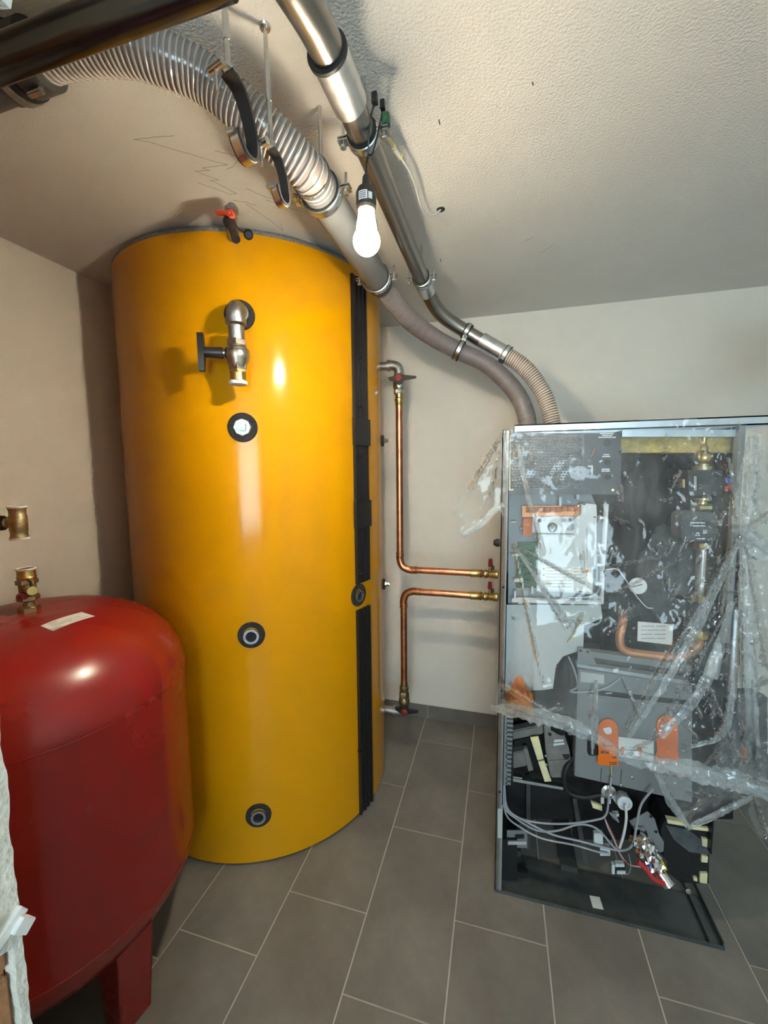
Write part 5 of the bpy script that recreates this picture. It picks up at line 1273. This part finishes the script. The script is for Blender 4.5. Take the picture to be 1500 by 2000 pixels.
# ------------------------------------------------------------------ clear plastic film draped over the boiler
def inside(x, y, P):
    c = False; n_ = len(P); j = n_-1
    for i in range(n_):
        xi, yi = P[i]; xj, yj = P[j]
        if (yi > y) != (yj > y) and x < (xj-xi)*(y-yi)/(yj-yi)+xi: c = not c
        j = i
    return c
def segd(x, y, s):
    x0, y0, x1, y1 = s[:4]; dx, dy = x1-x0, y1-y0; L2 = dx*dx+dy*dy
    t = max(0, min(1, ((x-x0)*dx+(y-y0)*dy)/L2)); return math.hypot(x-x0-dx*t, y-y0-dy*t), t
def film(name, label, P, folds, Y, step=4.5, n1=0.012, n2=0.004, seed=0, par=None, cut=0.0):
    xs = [p_[0] for p_ in P]; ys = [p_[1] for p_ in P]
    x0, x1, y0, y1 = min(xs), max(xs), min(ys), max(ys)
    nx, ny = int((x1-x0)/step)+1, int((y1-y0)/step)+1
    idx = {}; vs = []; fs = []
    def vert(i, j):
        if (i, j) in idx: return idx[(i, j)]
        jx = 0.35*step*noise.noise(Vector((i*1.7, j*1.7, seed+5))); jy = 0.35*step*noise.noise(Vector((i*1.7, j*1.7, seed+9)))
        px, py = x0+i*step+jx, y0+j*step+jy
        d = n1*noise.noise(Vector((px/70, py/70, seed)))
        n2_ = n2*(0.35+1.6*max(0, min(1, (px-1300)/140))) if seed == 1 else n2
        r_ = abs(noise.noise(Vector((px/34, py/34, seed+2)))); d += n2_*(1-r_*2)
        wgt = 0.25+0.75*max(0, min(1, noise.noise(Vector((px/90, py/90, seed+3)))+0.5))
        d += n2_*0.9*wgt*(1-2*abs(noise.noise(Vector((px/13, py/16, seed+4)))))
        for f_ in folds:
            dd_, t = segd(px, py, f_); w = f_[4]*(0.35+0.5*t)
            if dd_ < w: d += 0.72*f_[5]*0.5*(1+math.cos(PI*dd_/w))*(0.5+0.5*math.sin(PI*min(1, t*1.1+0.05)))
        yy_ = Y(px, py) if callable(Y) else Y
        idx[(i, j)] = len(vs); vs.append(at(px, py, Y=yy_-d)); return idx[(i, j)]
    for i in range(nx):
        for j in range(ny):
            if inside(x0+(i+.5)*step, y0+(j+.5)*step, P):
                a, b, c, d = vert(i, j), vert(i+1, j), vert(i+1, j+1), vert(i, j+1)
                if (i+j) % 2: fs += [(a, b, c), (a, c, d)]
                else: fs += [(a, b, d), (b, c, d)]
    o = MB().add(vs, fs).build(name, 'film', par, keepn=True, ang=34)
    if label: tag(o, label, 'plastic film')
    return o
main = [(984, 842), (1012, 836), (1200, 828), (1246, 822), (1300, 814), (1350, 818), (1445, 822), (1500, 862), (1525, 900), (1530, 1000), (1530, 1575), (1500, 1550), (1420, 1522), (1300, 1492), (1208, 1477), (1170, 1442), (1100, 1415), (1040, 1402), (966, 1385), (973, 1335), (1000, 1275), (1000, 1180), (984, 1060), (984, 1000)]
folds = [(1445, 1045, 1225, 1420, 14, 0.035), (1448, 1050, 1330, 1300, 10, 0.03), (1450, 1045, 1455, 1500, 14, 0.05), (1455, 1045, 1500, 1300, 12, 0.045), (1440, 1040, 1400, 1220, 10, 0.03), (1450, 1040, 1470, 860, 16, 0.04), (1445, 1040, 1420, 900, 12, 0.03), (1450, 1040, 1510, 1000, 12, 0.05), (1450, 1045, 1505, 1080, 12, 0.05),
         (1425, 1180, 1280, 1440, 9, 0.035), (1280, 1440, 1225, 1470, 8, 0.02), (1430, 1330, 1410, 1440, 8, 0.03), (1410, 1440, 1340, 1460, 6, 0.02), (1165, 1330, 1160, 1470, 8, 0.03), (1000, 1062, 1120, 1230, 6, 0.018), (1000, 1062, 1180, 1160, 6, 0.016), (1002, 1064, 1060, 1330, 7, 0.02), (1000, 1062, 1050, 1120, 5, 0.018), (1010, 870, 1040, 1000, 9, 0.022), (1040, 1000, 1060, 1080, 7, 0.02),
         (1060, 1150, 1105, 1228, 5, 0.015), (1105, 1228, 1120, 1210, 4, 0.012), (966, 1380, 1210, 1470, 16, 0.03), (985, 1340, 1100, 1410, 8, 0.02), (1210, 1474, 1500, 1548, 14, 0.035), (1350, 1500, 1500, 1530, 9, 0.03), (1180, 1110, 1300, 1085, 6, 0.018), (1200, 1160, 1330, 1090, 6, 0.015), (1215, 1325, 1250, 1400, 7, 0.02), (1310, 1385, 1360, 1440, 5, 0.02), (1340, 1340, 1370, 1400, 5, 0.02), (1350, 1400, 1310, 1415, 4, 0.02), (1390, 1350, 1440, 1480, 7, 0.03), (1470, 1330, 1480, 1560, 10, 0.04), (1188, 1240, 1235, 1205, 4, 0.012), (1360, 1510, 1430, 1440, 7, 0.03)]
rs = random.Random(5)
for k in range(95):
    if k < 65: cx, cy = rs.uniform(1290, 1500), rs.uniform(1000, 1560)
    elif k < 80: cx, cy = rs.uniform(990, 1180), rs.uniform(870, 1420)
    else: cx, cy = rs.uniform(1180, 1460), rs.uniform(850, 1200)
    a = math.radians(rs.gauss(52, 34)); L = rs.uniform(10, 42)
    folds.append((cx-L*math.cos(a)/2, cy+L*math.sin(a)/2, cx+L*math.cos(a)/2, cy-L*math.sin(a)/2, rs.uniform(7, 12), rs.choice((-1, 1, 1))*rs.uniform(0.012, 0.026)))
def yfilm(px, py):
    b = YF-0.034
    lean = min(1, max(0, (px-975)/70)); b -= 0.115*lean*max(0, min(1, (py-850)/600))
    if px > 1400: b -= 0.05*min(1, (px-1400)/70)*math.sin(max(0, min(1, (py-850)/600))*PI)
    return b
fm = film('plastic_film', 'clear crinkled plastic film hanging over the open boiler front', main, folds, yfilm, 3.0, 0.0045, 0.0026, 1)
film('side_flap', None, [(985, 842), (985, 1005), (962, 1003), (938, 1030), (905, 1050), (897, 1035), (912, 1018), (886, 1003), (905, 960), (945, 890)], [(983, 845, 892, 1000, 10, 0.02), (980, 1000, 905, 1045, 8, 0.02), (975, 880, 950, 1010, 8, 0.015)], YF+0.0, 4, 0.014, 0.0025, 12, fm)
film('lower_flap', None, [(1275, 1490), (1284, 1530), (1345, 1622), (1372, 1606), (1470, 1556), (1500, 1545), (1500, 1520), (1400, 1500)], [(1280, 1500, 1340, 1615, 8, 0.03), (1345, 1618, 1470, 1550, 8, 0.03), (1300, 1510, 1440, 1530, 7, 0.02), (1340, 1545, 1400, 1560, 6, 0.02)], YF-0.135, 4, 0.014, 0.0025, 17, fm)
film('lower_flap', None, [(1470, 1545), (1462, 1590), (1480, 1630), (1510, 1650), (1530, 1640), (1530, 1545)], [(1470, 1550, 1500, 1640, 9, 0.03)], YF-0.15, 4, 0.014, 0.0025, 23, fm)

# bunched folds and gathered hems of the film
def bunch(pts, r, seed):
    c = resample(crom([at(px, py, Y=yfilm(px, py)-0.006) for px, py in pts], 8), 0.006); fr_ = frames(c); n_ = 14; vs = []; fs = []
    for i, p_ in enumerate(c):
        u = i/(len(c)-1); env = r*(0.45+0.55*math.sin(PI*min(1, max(0, 0.08+0.84*u))))
        for j in range(n_):
            a = 2*PI*j/n_; q = Vector((math.cos(a)*1.6, math.sin(a)*1.6, i*0.10+seed*7))
            rr = env*(1+0.75*noise.noise(q)+0.5*(1-2*abs(noise.noise(q*2.4))))
            vs.append(p_+fr_[i][0]*rr*math.cos(a)+fr_[i][1]*rr*math.sin(a))
    for i in range(len(c)-1):
        for j in range(n_):
            k = (j+1) % n_; fs.append((i*n_+j, i*n_+k, (i+1)*n_+k, (i+1)*n_+j))
    return MB().add(vs, fs).build('film_fold', 'film_bunch', fm, ang=25)
bunch([(964, 1382), (1040, 1396), (1110, 1414), (1170, 1444), (1212, 1474)], 0.016, 1)
bunch([(1208, 1474), (1300, 1493), (1400, 1516), (1500, 1550), (1530, 1566)], 0.019, 2)
bunch([(1448, 1040), (1456, 1150), (1464, 1300), (1474, 1450)], 0.011, 3)
bunch([(1446, 1048), (1385, 1175), (1310, 1315), (1228, 1440)], 0.0075, 4)
bunch([(1475, 850), (1462, 930), (1448, 1045)], 0.018, 5)
bunch([(1455, 1040), (1485, 1075), (1520, 1085)], 0.020, 6)
bunch([(1430, 1175), (1405, 1260), (1370, 1345), (1290, 1440)], 0.009, 7)
bunch([(1430, 1320), (1424, 1400), (1405, 1440), (1350, 1458)], 0.006, 8)
bunch([(1012, 870), (1022, 930), (1040, 1000), (1062, 1075)], 0.006, 9)
bunch([(984, 985), (960, 1003), (932, 1028), (905, 1044)], 0.009, 10)
bunch([(1002, 1062), (1040, 1120), (1085, 1190), (1120, 1225)], 0.004, 11)
bunch([(1165, 1335), (1162, 1400), (1158, 1462)], 0.006, 12)
bunch([(1282, 1510), (1310, 1565), (1345, 1618)], 0.008, 13)
bunch([(1345, 1618), (1400, 1590), (1470, 1556)], 0.006, 14)
